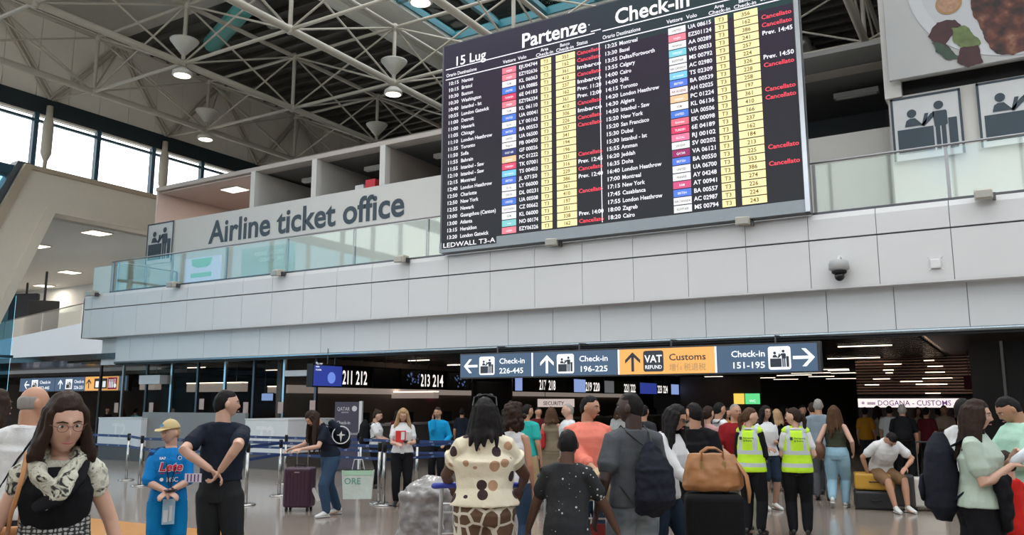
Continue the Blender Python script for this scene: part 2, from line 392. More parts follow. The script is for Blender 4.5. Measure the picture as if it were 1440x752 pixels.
# ------------------------------------------------------------------ departures board
p_col_ = [(.10, .085, .12), (.045, .047, .055)]
led = mat('led_face', (.012, .012, .014), .5, spec=.15)
def ledm(n, l, oc):
    s = n.new('ShaderNodeSeparateXYZ'); l.new(oc, s.inputs[0])
    nn = n.new('ShaderNodeTexNoise'); nn.inputs['Scale'].default_value = .5; l.new(oc, nn.inputs['Vector'])
    return None
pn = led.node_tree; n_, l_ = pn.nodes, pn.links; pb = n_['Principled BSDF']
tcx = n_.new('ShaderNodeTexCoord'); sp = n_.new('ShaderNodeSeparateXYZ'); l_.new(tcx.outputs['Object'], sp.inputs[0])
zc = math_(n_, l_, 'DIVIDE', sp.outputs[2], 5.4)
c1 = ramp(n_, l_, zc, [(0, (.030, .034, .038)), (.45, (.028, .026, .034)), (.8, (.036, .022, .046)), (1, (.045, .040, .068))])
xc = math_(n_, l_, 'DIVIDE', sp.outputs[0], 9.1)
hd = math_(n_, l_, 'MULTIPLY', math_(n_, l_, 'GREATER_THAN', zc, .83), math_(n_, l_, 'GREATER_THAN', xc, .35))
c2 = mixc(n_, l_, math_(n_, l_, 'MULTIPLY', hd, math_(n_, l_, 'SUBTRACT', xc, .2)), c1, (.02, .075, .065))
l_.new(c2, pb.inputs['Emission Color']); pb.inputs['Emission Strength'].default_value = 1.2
BY = 16.9
bd = empty('departures_board', (-12.28, BY, 5.47), 0, 'huge dark LED departures board with white, yellow and red text on the parapet', 'board')
BX, BZ = -12.28, 5.47
def E(name, c, s): return mat(name, tuple(min(1, v) * .2 for v in c), .6, emit=s * 1.5, ecol=c)
w_txt = E('led_white', (.95, .93, 1), .95); r_txt = E('led_red', (.95, .07, .11), .95); y_cell = E('led_yellow', (1, .84, .42), .98)
y_txt = E('led_brown', (.30, .21, .05), .35)
bx('casing', (0, .02, .0), (9.1, .32, 5.6), mat('board_casing', (.13, .14, .15), .5), bd)
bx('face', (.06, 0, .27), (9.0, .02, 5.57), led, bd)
bx('side_trim', (9.03, -.04, .0), (9.12, .1, 5.6), steel, bd)
bx('lower_trim', (0, -.005, 0), (9.05, .02, .26), mat('board_grey', (.30, .34, .37), .5), bd)
TW, TR, TY, CELL, LN = MB(), MB(), MB(), MB(), MB()
def tx(mb, s, X, Z, size, **k): text(mb, s, (X - BX, -.006, Z - BZ), size, **k)
def rc(mb, x0, z0, x1, z1, y=-.004): mb.add([(x0 - BX, y, z0 - BZ), (x1 - BX, y, z0 - BZ), (x1 - BX, y, z1 - BZ), (x0 - BX, y, z1 - BZ)], [(0, 1, 2, 3)])
T_ = MB()
tx(T_, '15 Lug', -11.88, 10.42, .36, bold=.014, width=.92, res=3)
tx(T_, 'Partenze', -9.84, 10.46, .52, bold=.02, width=1.78, res=3); tx(T_, 'Check-in', -7.3, 10.46, .52, bold=.02, width=1.8, res=3)
islands(T_, 'title_letter', w_txt, bd)
rc(TW, -7.92, 10.42, -7.66, 10.445); rc(TW, -7.98, 10.6, -7.95, 10.63)
rc(LN, -12.15, 10.36, -7.82, 10.385); rc(LN, -7.62, 10.36, -3.25, 10.385); rc(LN, -12.15, 10.08, -3.25, 10.105); rc(LN, -7.72, 5.76, -7.70, 10.09)
RP = (9.962 - 5.85) / 23
LD = '10:15 Nantes|10:15 Bristol|10:30 Boston|10:30 Washington|10:40 Istanbul - Ist|10:55 London Gatwick|11:00 Detroit|11:00 Newark|11:05 Chicago|11:10 London Heathrow|11:35 Toronto|11:50 Sofia|11:55 Bahrain|11:55 Istanbul - Saw|12:10 Istanbul - Saw|12:15 Montreal|12:40 London Heathrow|12:50 Charlotte|12:50 New York|12:55 Newark|13:00 Guangzhou (Canton)|13:00 Atlanta|13:15 Heraklion|13:20 London Gatwick'.split('|')
LF = 'EJU04744|EZY02636|KL 06063|UA 00885|6E 04183|EZY06334|KL 06110|UA 00041|LY 00163|BA 00553|UA 06500|FB 00450|GF 00026|PC 01222|TK 07001|TS 00403|JL 07150|LY 06000|DL 00231|UA 00508|CZ 00662|KL 06000|NO 00174|EZY06326'.split('|')
LBK = '353 162 361 410 237 162 361 410 306 226 357 341 194 196 331 316 229 386 361 410 197 351 338 162'.split()
C_, I_ = 'Cancellato', 'Imbarco'
LS = [C_, C_, I_, C_, I_, 'Prev. 11:20', 'Prev. 12:00', C_, I_, C_, C_, '', '', '', C_, 'Prev. 12:45', C_, 'Prev. 12:40', '', C_, '', '', 'Prev. 14:00', C_]
RD = '13:25 Montreal|13:30 Basel|13:55 Dallas/Fortworth|13:55 Calgary|14:00 Cairo|14:00 Split|14:15 Toronto|14:20 London Heathrow|14:30 Algiers|14:50 Istanbul - Saw|15:20 New York|15:20 San Francisco|15:30 Dubai|15:30 Istanbul - Ist|15:55 Amman|16:20 Jeddah|16:35 Doha|16:40 London Heathrow|17:00 Montreal|17:15 New York|17:45 Casablanca|17:55 London Heathrow|18:00 Zagreb|18:20 Cairo'.split('|')
RF = 'UA 08615|EZS01124|AA 00289|WS 00033|MS 00792|AC 02980|TS 02309|BA 00539|AH 02025|PC 01224|KL 06136|UA 00506|EK 00098|6E 04189|RJ 00102|SV 00202|VA 06121|BA 00550|UA 06700|AY 04248|AT 00941|BA 00557|AC 02987|MS 00794'.split('|')
RBK = '356 162 386 241 257 224 326 228 258 197 361 410 166 237 162 184 213 225 353 386 274 226 224 243'.split()
RS = ['', C_, C_, 'Prev. 14:45', '', '', 'Prev. 14:50', C_, '', '', C_, C_, '', '', '', '', '', C_, '', C_, '', '', '', '']
LOGO = {'EJ': ('easyJet', (.92, .22, .30)), 'EZ': ('easyJet', (.95, .25, .32)), 'KL': ('KLM', (.95, .95, 1)), 'UA': ('UNITED', (.08, .22, .80)), '6E': ('TURKISH', (.80, .05, .15)), 'LY': ('EL AL', (.95, .95, 1)),
        'BA': ('BRITISH', (.10, .22, .85)), 'FB': ('Bulgaria', (.95, .95, .98)), 'GF': ('GULF AIR', (.04, .05, .20)), 'PC': ('pegasus', (1, .62, .35)), 'TK': ('TURKISH', (.85, .08, .18)), 'TS': ('air transat', (.22, .66, .92)),
        'JL': ('BRITISH', (.10, .22, .85)), 'DL': ('DELTA', (.95, .95, 1)), 'CZ': ('SOUTHERN', (.95, .95, 1)), 'NO': ('neos', (.25, .66, .68)), 'AA': ('American', (.95, .95, 1)), 'WS': ('WESTJET', (.22, .68, .80)), 'MS': ('EGYPTAIR', (.9, .92, .95)),
        'AC': ('AIR CANADA', (.95, .95, 1)), 'AH': ('AIR ALGERIE', (.98, .85, .88)), 'EK': ('Emirates', (.92, .18, .25)), 'RJ': ('ROYAL', (.95, .22, .38)), 'SV': ('SAUDIA', (.92, .97, .95)), 'VA': ('QATAR', (.36, .03, .15)), 'AY': ('FINNAIR', (.95, .95, 1)), 'AT': ('RAM', (.75, .10, .25))}
cells = {}
def block(dl, fl_, bk, stt, x):
    global TW, TR, TY
    X0, XD, XL0, XL1, XF, XA0, XA1, XB0, XB1, XS = x
    for k in range(24):
        z = 9.962 - RP * k - .045
        tm, de = dl[k].split(' ', 1); TW0, TR0, TY0 = TW, TR, TY; TW, TR, TY = MB(), MB(), MB()
        tx(TW, tm, X0, z, .135, bold=.018, width=.30); tx(TW, de, XD, z, .135, bold=.018, sx=.93)
        tx(TW, fl_[k], XF, z, .135, bold=.018, width=.52)
        for a_, b_ in ((XA0, XA1), (XB0, XB1)):
            kk = ('cell', round(b_ - a_, 3))
            if kk not in cache: cache[kk] = MB(); cache[kk].add([(0, 0, 0), (b_ - a_, 0, 0), (b_ - a_, 0, .157), (0, 0, .157)], [(0, 1, 2, 3)]); cache[kk] = cache[kk].mesh('yellow_cell', y_cell)
            link('yellow_cell', cache[kk], bd, (a_ - BX, -.004, z - .040 - BZ))
        tx(TY, 'T3', (XA0 + XA1) / 2, z - .005, .125, bold=.02, align='CENTER'); tx(TY, bk[k], (XB0 + XB1) / 2, z - .005, .125, bold=.02, align='CENTER')
        if stt[k]: tx(TR if stt[k] == C_ else TW, stt[k], XS, z, .135, bold=.02, width=.62)
        nm, c = LOGO[fl_[k][:2]]
        if fl_[k] in ('UA 06500', 'UA 08615', 'UA 06700'): c = (.95, .95, 1)
        kk = ('logo', c)
        if kk not in cache: m0 = MB(); m0.add([(0, 0, 0), (.405, 0, 0), (.405, 0, .158), (0, 0, .158)], [(0, 1, 2, 3)]); cache[kk] = m0.mesh('airline_logo', E('logo_%d' % len(cache), c, .85))
        link('airline_logo', cache[kk], bd, (XL0 - BX, -.004, z - .04 - BZ))
        dark = sum(c) > 2.2
        tx(TY if dark else TW, nm, (XL0 + XL1) / 2, z + .008, .075, bold=.01, align='CENTER', sx=.8)
        TW.build('flight_row_text', w_txt, bd); TY.build('counter_digits', y_txt, bd)
        if TR.v: TR.build('cancelled_text', r_txt, bd)
        TW, TR, TY = TW0, TR0, TY0
block(LD, LF, LBK, LS, (-12.06, -11.64, -10.40, -9.99, -9.91, -9.29, -9.0, -8.87, -8.35, -8.30))
block(RD, RF, RBK, RS, (-7.58, -7.2, -6.0, -5.6, -5.54, -4.93, -4.65, -4.51, -4.0, -3.93))
for xx in ((-12.13, -10.38, -9.94, -9.18, -8.62, -8.3), (-7.62, -6.03, -5.57, -4.82, -4.26, -3.93)):
    tx(TW, 'Orario Destinazione', xx[0], 10.16, .135, bold=.014, sx=.85); tx(TW, 'Vettore', xx[1], 10.16, .13, bold=.014, width=.38); tx(TW, 'Volo', xx[2], 10.16, .13, bold=.014)
    for q, wd in ((xx[3], 'Area'), (xx[4], 'Banco')): tx(TW, wd, q, 10.235, .12, bold=.014, align='CENTER', sx=.9); tx(TW, 'Check-in', q, 10.125, .12, bold=.014, align='CENTER', width=.48)
    tx(TW, 'Status', xx[5], 10.16, .135, bold=.014, sx=.9)
rc(cells.setdefault((.01, .012, .012), MB()), -12.2, 5.56, -10.56, 5.75, -.012)
text(TW, 'LEDWALL T3-A', (-12.16 - BX, -.016, 5.59 - BZ), .17, bold=.008, width=1.56)
TW.build('white_text', w_txt, bd); LN.build('rules', w_txt, bd)
for k, (c, mb) in enumerate(cells.items()): mb.build('logo_cells', E('logo_%d' % k, c, .85), bd)
# ------------------------------------------------------------------ offices on the upper level
off = struct(empty('wall_offices', (0, 0, 0)))
YO = 20.0
bx('fascia_board', (-28.35, YO, 5.4), (-12.2, YO + .15, 8.6), wall_w, off); bx('fascia_board', (-12.2, YO + 1.2, 5.4), (-1.85, YO + 1.35, 8.3), wall_w, off)
bx('top_beam', (-28.35, YO, 9.92), (-12.2, YO + .5, 10.07), wall_p, off); bx('top_beam', (-12.2, YO + 1.2, 9.98), (-1.85, YO + 1.7, 10.16), wall_p, off)
bx('roof', (-28.35, YO + .1, 10.0), (9, YO + 7, 10.12), inner_g, off); bx('back_wall', (-28.35, YO + 5, 5.4), (9, YO + 5.1, 10.1), inner_g, off)
bx('end_wall', (-28.35, YO + .05, 5.4), (-28.25, YO + 5, 10.05), inner_p, off)
for x, m in ((-22.95, wall_w), (-19.95, wall_w), (-16.95, wall_p), (-13.95, wall_w)):
    bx('pillar', (x, YO - .01, 8.6), (x + .22, YO + .25, 9.93), wall_w, off); bx('partition', (x + .04, YO + .25, 8.5), (x + .18, YO + 5, 9.93), m, off)
bx('lit_ceiling', (-28.2, YO + .15, 9.86), (-22.9, YO + 4.9, 9.9), inner_p, off); bx('pink_lit_wall', (-28.2, YO + 4.85, 8.2), (-22.9, YO + 4.9, 9.9), inner_p, off)
for x, y, m in ((-25.2, 21.2, lamp_n), (-23.4, 23.6, lamp_n)):
    t = empty('panel_lamp', (x, y, 9.83), 0, 'bright square ceiling panel lamp in the lit corner office' if y < 22 else 'small bright ceiling lamp deeper in the lit corner office', 'lamp')
    bx('diffuser', (-.45, -.3, -.01), (.45, .3, .02), m, t); lamp_light(t, 90, (0, 0, -.05), .8); MB().box((-.48, -.33, .0), (.48, .33, .03)).build('frame', wall_w, t)
for k, x in enumerate((-21.3, -18.3, -15.3, -2.9)):
    t = empty('ceiling_fixture', (x, YO + (1.5 if x < -5 else 2.6), 9.8), 0, ['unlit pale tube fixture in the second office bay from the left', 'unlit pale tube fixture in the third office bay, by the red box', 'unlit pale tube fixture in the office bay beside the departures board', 'unlit pale tube fixture in the office bay right of the departures board'][k], 'lamp')
    bx('body', (-.55, -.1, -.09), (.55, .1, .05), mat('pale_fixture', (.6, .58, .55), .5), t); bx('tube', (-.5, -.05, -.12), (.5, .05, -.09), mat('pale_tube', (.7, .68, .65), .4), t)
tag(bx('red_box', (-17.75, YO + .25, 8.6), (-17.35, YO + .5, 8.95), mat('red_card', (.6, .03, .05), .6)), 'red box standing on the office ledge above the word office', 'box')
tag(bx('white_box', (-18.2, YO + .25, 8.6), (-17.85, YO + .5, 8.82), mat('white_card', (.6, .6, .6), .6)), 'white box standing on the office ledge beside the red box', 'box')
sg = empty('office_lettering', (0, YO - .012, 0), 0, 'large dark navy lettering Airline ticket office on the white wall', 'lettering')
mb = MB(); p0 = ony(294, 341, YO); p1 = ony(570, 302, YO)
vs_, _ = textdata('Airline ticket office', 1, .02)
text(mb, 'Airline ticket office', (p0.x, 0, 7.50), 1.18, bold=.022, width=p1.x - p0.x, res=4); islands(mb, 'letter', navy, sg)
def pict(name, x0, x1, z0, z1, y, lab):
    t = empty(name, ((x0 + x1) / 2, y, (z0 + z1) / 2), 0, lab, 'sign')
    w2, h2 = (x1 - x0) / 2, (z1 - z0) / 2
    bx('plate', (-w2, -.01, -h2), (w2, .0, h2), mat('plate_white', (.6, .61, .62), .5), t)
    f = MB()
    for a in ((-w2, -h2, -w2 + .05, h2), (w2 - .05, -h2, w2, h2), (-w2, h2 - .05, w2, h2)): f.box((a[0], -.02, a[1]), (a[2], -.011, a[3]))
    f.build('border', navy, t)
    ic = MB(); wp = MB(); checkin_icon(ic, (0, -.022, 0), min(w2, h2) * 2 * .92)
    ic.build('pictogram', navy, t)
pict('pictogram_sign', -28.62, -27.05, 7.0, 8.6, YO - .03, 'check-in desk pictogram sign at the left end of the office wall')
pict('pictogram_sign', -1.85, -.44, 7.05, 8.52, YO - .1, 'large check-in desk pictogram sign right of the departures board')
pict('pictogram_sign', -.14, 1.3, 7.1, 8.55, YO - .1, 'large check-in desk pictogram sign cut by the right edge of the picture')
bx('right_wall', (-1.9, YO, 5.4), (9, YO + .2, 8.6), wall_w, off); bx('right_pier', (-1.95, YO - .12, 8.55), (-1.6, YO + .3, 11.5), wall_w, off)
bx('dark_slot', (-1.6, YO + .2, 8.5), (9, YO + .3, 9.4), dark_m, off); bx('upper_wall', (-1.6, YO, 9.0), (9, YO + .3, 14), wall_w, off)
# poster in the glass / display behind the balustrade
bx('poster_panel', (-23.35, Y0 + .6, 5.46), (-21.6, Y0 + .65, 6.42), mat('violet_screen', (.5, .5, .6), .5, emit=.38, ecol=(.72, .72, 1)))
o = bpy.data.objects['poster_panel']; tag(o, 'pale violet advertising panel with green shapes behind the glass balustrade', 'poster')
gm = mat('green_print', (.25, .55, .42), .6, emit=.12, ecol=(.3, .8, .6))
MB().prism([(-23.0, 6.38), (-22.0, 6.38), (-22.05, 6.16), (-22.25, 6.08), (-22.7, 6.08), (-22.95, 6.16)], 'y', Y0 + .58, Y0 + .6).build('green_print', gm, o)
MB().box((-23.0, Y0 + .58, 5.76), (-22.0, Y0 + .6, 5.9)).build('green_print', gm, o)
# reflected advert with mirrored lettering, put in as a pale green sheet
bx('advert_reflection', (-20.6, Y0 + .6, 5.46), (-18.3, Y0 + .65, 6.5), mat('green_reflection', (.50, .58, .54), .5))
o = bpy.data.objects['advert_reflection']; tag(o, 'pale green reflected advert with mirrored white lettering, painted behind the balustrade', 'poster')
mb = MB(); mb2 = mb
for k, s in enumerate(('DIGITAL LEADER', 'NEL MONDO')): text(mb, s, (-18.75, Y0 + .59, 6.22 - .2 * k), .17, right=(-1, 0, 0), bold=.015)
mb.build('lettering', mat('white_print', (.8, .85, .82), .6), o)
# ------------------------------------------------------------------ food poster
fp = empty('food_poster', (-1.8, 19.6, 8.87), 0, 'huge marble-backed poster of a grilled steak and salad on a white plate', 'poster')
mar = mat('poster_marble', (.42, .42, .42), .5, var=.06, nscale=1.2)
bx('sheet', (0, 0, 0), (9, .12, 4.5), mar, fp)
F = MB(); disc(F, (2.7, -.01, 2.0), 2.2, n=48, ry=1.95); F.build('plate_print', mat('poster_plate', (.52, .53, .55), .5, var=.03), fp)
F = MB(); disc(F, (2.7, -.013, 2.0), 1.95, n=48, ry=1.72); F.build('plate_print', mat('poster_plate2', (.47, .48, .50), .5, var=.03), fp)
stk = mat('poster_steak', (.12, .04, .025), .5)
newcolor(stk, lambda n, l, oc: (lambda nn: (setattr(nn.inputs['Scale'], 'default_value', 3.5), setattr(nn.inputs['Detail'], 'default_value', 8), l.new(oc, nn.inputs['Vector']), ramp(n, l, nn.outputs['Fac'], [(.35, (.012, .006, .005)), (.5, (.075, .018, .012)), (.60, (.14, .045, .025)), (.70, (.26, .13, .08))]))[-1])(n.new('ShaderNodeTexNoise')))
def at_(px, py): p = ony(px, py, 19.6); return (p.x + 1.8, p.z - 8.87)
def blob(pts, m, dy, name):
    rg = random.Random(len(pts) + int(dy * 1e4))
    for _ in range(3): pts = [q for a, c_ in zip(pts, pts[1:] + pts[:1]) for q in (a, ((a[0] + c_[0]) / 2 + rg.uniform(-.1, .1) * math.hypot(a[0] - c_[0], a[1] - c_[1]), (a[1] + c_[1]) / 2 + rg.uniform(-.1, .1) * math.hypot(a[0] - c_[0], a[1] - c_[1])))]
    F = MB(); F.add([(x, -dy, z) for x, z in pts], [tuple(range(len(pts)))]); F.build(name, m, fp)
blob([at_(*q) for q in ((1364, -10), (1368, 22), (1382, 45), (1390, 62), (1402, 76), (1425, 78), (1460, 70), (1500, 20), (1500, -50), (1380, -50))], stk, .02, 'steak_print')
blob([at_(*q) for q in ((1305, 52), (1318, 32), (1343, 28), (1352, 36), (1340, 50), (1330, 62), (1345, 80), (1318, 66))], mat('poster_redleaf', (.045, .010, .012), .5, var=.6, nscale=5), .02, 'leaf_print')
blob([at_(*q) for q in ((1338, 40), (1356, 36), (1368, 48), (1380, 62), (1366, 72), (1350, 66), (1340, 58))], mat('poster_green', (.11, .15, .05), .5, var=.7, nscale=6), .024, 'leaf_print')
blob([at_(*q) for q in ((1310, 60), (1325, 62), (1340, 72), (1352, 82), (1330, 84), (1316, 74))], mat('poster_dkgreen', (.03, .06, .04), .5, var=.8, nscale=6), .022, 'leaf_print')
blob([at_(*q) for q in ((1350, 68), (1376, 64), (1383, 88), (1362, 96), (1346, 88))], mat('poster_redleaf', ()), .026, 'leaf_print')
F = MB(); c = at_(1334, 5); disc(F, (c[0], -.02, c[1]), .26, n=24); F.build('lemon_print', mat('poster_rind', (.35, .20, .08), .5), fp)
F = MB(); disc(F, (c[0], -.024, c[1]), .21, n=24); F.build('lemon_print', mat('poster_flesh', (.38, .22, .14), .5, var=.5, nscale=14), fp)
# ------------------------------------------------------------------ roof, skylight, left wall
WX = -33.0
brown_x = mat('brown_far', (.06, .045, .04), .6)
wl = struct(empty('wall_left'))
struct(bx('wall_far_left', (-62.3, 17, 0), (-62, 62, 5), brown_x)); struct(bx('wall_behind_bridge', (-80, 46, 0), (-36, 46.2, 5), brown_x))
bx('head_band', (WX - .4, -14, 13.28), (WX + .12, 60, 13.97), band_m, wl)
nP = 0
for k in range(-20, 36):
    y = 18.1 + 1.365 * (k / 1.0) - .6
    if y < 8 or y > 50: continue
    if 'cp' not in cache: cache['cp'] = MB().box((0, .012, 0), (.06, 1.353, 3.6)).mesh('cream_panel', cream)
    link('cream_panel', cache['cp'], wl, (WX, y, 13.97))
bx('panel_backing', (WX - .2, 8, 13.97), (WX + .0, 52, 17.7), creamj, wl)
# windows above the ledge
bays = [(-13, 3.9)] + [(3.9 + 2.74 * k, 3.9 + 2.74 * (k + 1)) for k in range(14)]
ym = [17.6 + 2.69 * k for k in range(-9, 10)]
for i, (a, b_) in enumerate(zip(ym[:-1], ym[1:])):
    wn = struct(empty('window_%d' % (i + 1)))
    bx('mullion', (WX - .1, a - .09, 10.6 if a < 17 else 10.85), (WX + .12, a + .09, 13.3), mull_m, wn)
    MB().box((WX - .02, a + .09, 10.9), (WX, b_ - .09, 12.95)).build('pane', sky_glass, wn)
    bx('transom', (WX - .05, a, 12.93), (WX + .08, b_, 13.03), mull_m, wn)
    bx('frame', (WX - .05, a, 13.2), (WX + .05, b_, 13.3), cream, wn)
# tall blue glazing below, towards the viewer
for i, (a, b_) in enumerate(zip(ym[:-1], ym[1:])):
    if b_ > 17.7: continue
    wn = struct(empty('window_%d' % (i + 30)))
    bx('transom', (WX - .1, a, 10.5), (WX + .12, b_, 10.9), mull_m, wn); bx('mullion', (WX - .1, a - .07, 0), (WX + .1, a + .07, 10.5), mull_m, wn)
    for z in (0, 3.5, 7.0): MB().box((WX - .02, a + .07, z), (WX, b_ - .07, z + 3.4)).build('pane', blue_glass, wn); bx('rail', (WX - .06, a, z + 3.4), (WX + .06, b_, z + 3.5), mull_m, wn)
# portal frame (sloping leg + beam)
pm = mat('portal_cream', (.80, .75, .65), .55, var=.04)
pf = struct(empty('wall_portal'))
YP = lambda z, y0, s: y0 - s * (10.9 - z)
MB().prism([(17.25, 10.95), (26.5, 10.95), (26.5, 9.25), (18.52, 9.25), (15.1, 0), (13.0, 0)], 'x', WX - .5, WX + .35).build('frame', pm, pf)
MB().prism([(17.15, 10.98), (26.5, 10.98), (26.5, 10.80), (17.4, 10.80), (13.3, 0), (12.75, 0)], 'x', WX + .3, WX + .5).build('outer_lip', mat('portal_lip', (.5, .42, .32), .6), pf)
MB().prism([(18.2, 9.5), (26.5, 9.42), (26.5, 9.25), (18.52, 9.25), (15.1, 0), (14.8, 0)], 'x', WX + .3, WX + .42).build('inner_lip', pm, pf)
MB().prism([(17.0, 11.1), (17.5, 11.1), (17.1, 10.5), (12.9, 0), (12.2, 0)], 'x', WX - .3, WX + .2).build('shade_band', mat('shade_grey', (.10, .12, .14), .5), pf)  # slanted shade beside the leg, put in as a dark grey strip
# inside behind the portal
bx('inner_ceiling', (-60, 12, 9.15), (WX - .4, 40, 9.35), mat('hall_ceiling', (.50, .52, .50), .8), pf)
bx('inner_back_wall', (-60.2, 5, 0), (-60, 45, 9.2), wall_p, pf); bx('inner_side_wall', (-60, 39.8, 3), (WX, 40, 9.2), wall_p, pf)
bx('inner_bulkhead', (-60, 31, 7.3), (WX - .5, 31.2, 9.2), mat('hall_ceiling', ()), pf)
bx('low_ceiling', (-80, 22.6, 2.95), (-33.2, 46, 3.02), darkc, pf)
bx('inner_wall', (-56, 30, 3), (-40, 30.2, 7.3), wall_w, pf)
def plamp(px, py, X, lab, s=1):
    p = onz(px, py, 9.11); t = empty('panel_lamp', (p.x, p.y, 9.11), 0, lab, 'lamp')
    for dx in (-.24, .24):
        for dy in (-.24, .24): bx('diffuser', (dx - .2, dy - .2, -.01), (dx + .2, dy + .2, .01), lamp_w, t)
    bx('frame', (-.5, -.5, 0), (.5, .5, .03), mat('beige_metal', ()), t); lamp_light(t, 220, (0, 0, -.06), .9)
for px, py, lb in ((136, 328, 'square warm ceiling lamp nearest in the hall behind the sloping portal'), (98, 383, 'square warm ceiling lamp in the middle of the hall behind the portal'), (62, 402, 'square warm ceiling lamp at the left of the hall behind the portal'), (109, 407, 'square warm ceiling lamp farthest right in the hall behind the portal'), (51, 346, 'small warm ceiling lamp beside the sloping portal leg')):
    plamp(px, py, 0, lb)
p = onx(33, 438, -47)
t = empty('hanging_screen', (p.x, p.y, p.z), R(20), 'large black screen hanging from a dark pole behind the left balustrade', 'screen')
bx('panel', (-.9, -.1, -1.3), (.9, .1, 1.0), dark_m, t, bevel=.03); bx('bezel', (-.93, -.12, -1.33), (.93, -.08, -1.2), darkst, t); MB().tube([(.1, 0, .9), (.1, 0, 8.3 - p.z)], .06, 8).build('pole', dark_m, t)
p = onx(60, 450, -42); t = empty('hanging_screen', (p.x, p.y, p.z), R(50), 'smaller black screen half hidden behind the large hanging screen', 'screen')
bx('panel', (-.7, -.1, -1), (.7, .1, 1.0), dark_m, t, bevel=.03); MB().tube([(0, 0, .9), (0, 0, 8.3 - p.z)], .06, 8).build('pole', dark_m, t)
# curved white bridge with glass balustrade on the left
br = struct(empty('wall_bridge'))
P = [(-60, 4.3), (-48, 4.55), (-42.4, 4.74), (-36, 5.23), (-33, 5.55), (-30, 5.85), (-30, 3.05), (-60, 3.05)]
MB().prism(P, 'y', 22.0, 25.5).build('bridge_side', mat('bluish_white', (.72, .80, .86), .5, var=.02, nscale=1), br)
MB().prism([(-60, 2.9), (-28.5, 2.9), (-28.5, 3.05), (-60, 3.05)], 'y', 22.1, 25.5).build('bridge_soffit', dark_m, br)
t = empty('glass_balustrade', (0, 22.1, 0), 0, 'sloping glass balustrade on the pale bridge at the far left', 'balustrade')
for a, b_ in zip(P[1:5], P[2:6]):
    MB().add([(a[0], 0, a[1]), (b_[0], 0, b_[1]), (b_[0], 0, b_[1] + .9), (a[0], 0, a[1] + .9), (a[0], .02, a[1]), (b_[0], .02, b_[1]), (b_[0], .02, b_[1] + .9), (a[0], .02, a[1] + .9)], [(0, 1, 2, 3), (7, 6, 5, 4), (0, 4, 5, 1), (3, 2, 6, 7)])
    g_ = MB(); n0 = max(1, int((b_[0] - a[0]) / 2.4))
    for q in range(n0):
        u0, u1 = q / n0, (q + 1) / n0
        x0, x1 = a[0] + (b_[0] - a[0]) * u0 + .04, a[0] + (b_[0] - a[0]) * u1 - .04; z0, z1 = a[1] + (b_[1] - a[1]) * u0, a[1] + (b_[1] - a[1]) * u1
        MB().prism([(x0, z0), (x1, z1), (x1, z1 + .9), (x0, z0 + .9)], 'y', 0, .02).build('glass_panel', glass_m, t); bx('post', (x0 - .06, 0, z0), (x0 - .01, .05, z0 + .92), steel, t)
MB().tube([(a[0], 0, a[1] + .93) for a in P[1:6]], .03, 8).build('handrail', steel, t)
# small overhead sign on the left
def signpanel(t, x0, x1, z0, z1, m, y=-.09, name='sign_panel'):
    return bx(name, (x0, y, z0), (x1, y + .02, z1), m, t)
navy_e = E('sign_blue', (.075, .13, .215), .8); oran_e = E('sign_orange', (1, .50, .14), .82); whi_e = E('sign_white', (.92, .95, 1), 1.0); dk_e = mat('sign_dark', (.04, .05, .07), .5); mar_e = E('sign_maroon', (.28, .01, .08), .8)
ls = empty('overhead_sign', (-40.2, 22.0, 2.22), 0, 'long overhead sign with check-in and toilet symbols below the left bridge', 'sign')
bx('casing', (-.05, -.07, -.03), (8.2, .1, .64), dark_m, ls)
sxs = [0, 2.85, 5.15, 7.55, 8.1]
signpanel(ls, 0, 2.82, 0, .6, navy_e); signpanel(ls, 2.87, 5.13, 0, .6, navy_e); signpanel(ls, 5.17, 7.53, 0, .6, oran_e); signpanel(ls, 7.57, 8.1, 0, .6, navy_e)
mb = MB(); Yf = -.1
arrow(mb, (.6, Yf, .3), .42, PI / 2); arrow(mb, (3.3, Yf, .3), .42, 0); mb.add([(p[0], Yf, p[1]) for p in ((1.0, .08), (1.5, .08), (1.5, .52), (1.0, .52))], [(0, 1, 2, 3)]); mb.add([(p[0], Yf, p[1]) for p in ((3.7, .08), (4.2, .08), (4.2, .52), (3.7, .52))], [(0, 1, 2, 3)])
for x, s in ((1.65, 'Check-in'), (4.35, 'Check-in')): text(mb, s, (x, Yf, .34), .2, width=.85 if x < 2 else .72)
text(mb, '252-445', (1.65, Yf, .08), .2, width=.8); text(mb, '226-251', (4.35, Yf, .08), .2, width=.7)
mb.build('white_print', whi_e, ls)
mb = MB(); checkin_icon(mb, (1.25, Yf - .003, .3), .4); checkin_icon(mb, (3.95, Yf - .003, .3), .4); arrow(mb, (5.45, Yf - .003, .3), .42, 0)
for x in (5.85, 6.35): mb.add([(x, Yf, .08), (x + .42, Yf, .08), (x + .42, Yf, .52), (x, Yf, .52)], [(0, 1, 2, 3)])
mb.build('dark_print', dk_e, ls)
mb = MB(); mb.add([(6.82, Yf, .05), (7.45, Yf, .05), (7.45, Yf, .55), (6.82, Yf, .55)], [(0, 1, 2, 3)]); mb.build('maroon_print', mar_e, ls)
mb = MB()
for x in (6.93, 7.05, 7.17): disc(mb, (x, Yf - .004, .44), .035, n=10); mb.add([(x - .035, Yf - .004, .12), (x + .035, Yf - .004, .12), (x + .035, Yf - .004, .39), (x - .035, Yf - .004, .39)], [(0, 1, 2, 3)])
disc(mb, (7.33, Yf - .004, .2), .09, n=14); disc(mb, (7.31, Yf - .004, .46), .035, n=10); mb.add([(7.29, Yf - .004, .22), (7.34, Yf - .004, .22), (7.34, Yf - .004, .42), (7.29, Yf - .004, .42)], [(0, 1, 2, 3)])
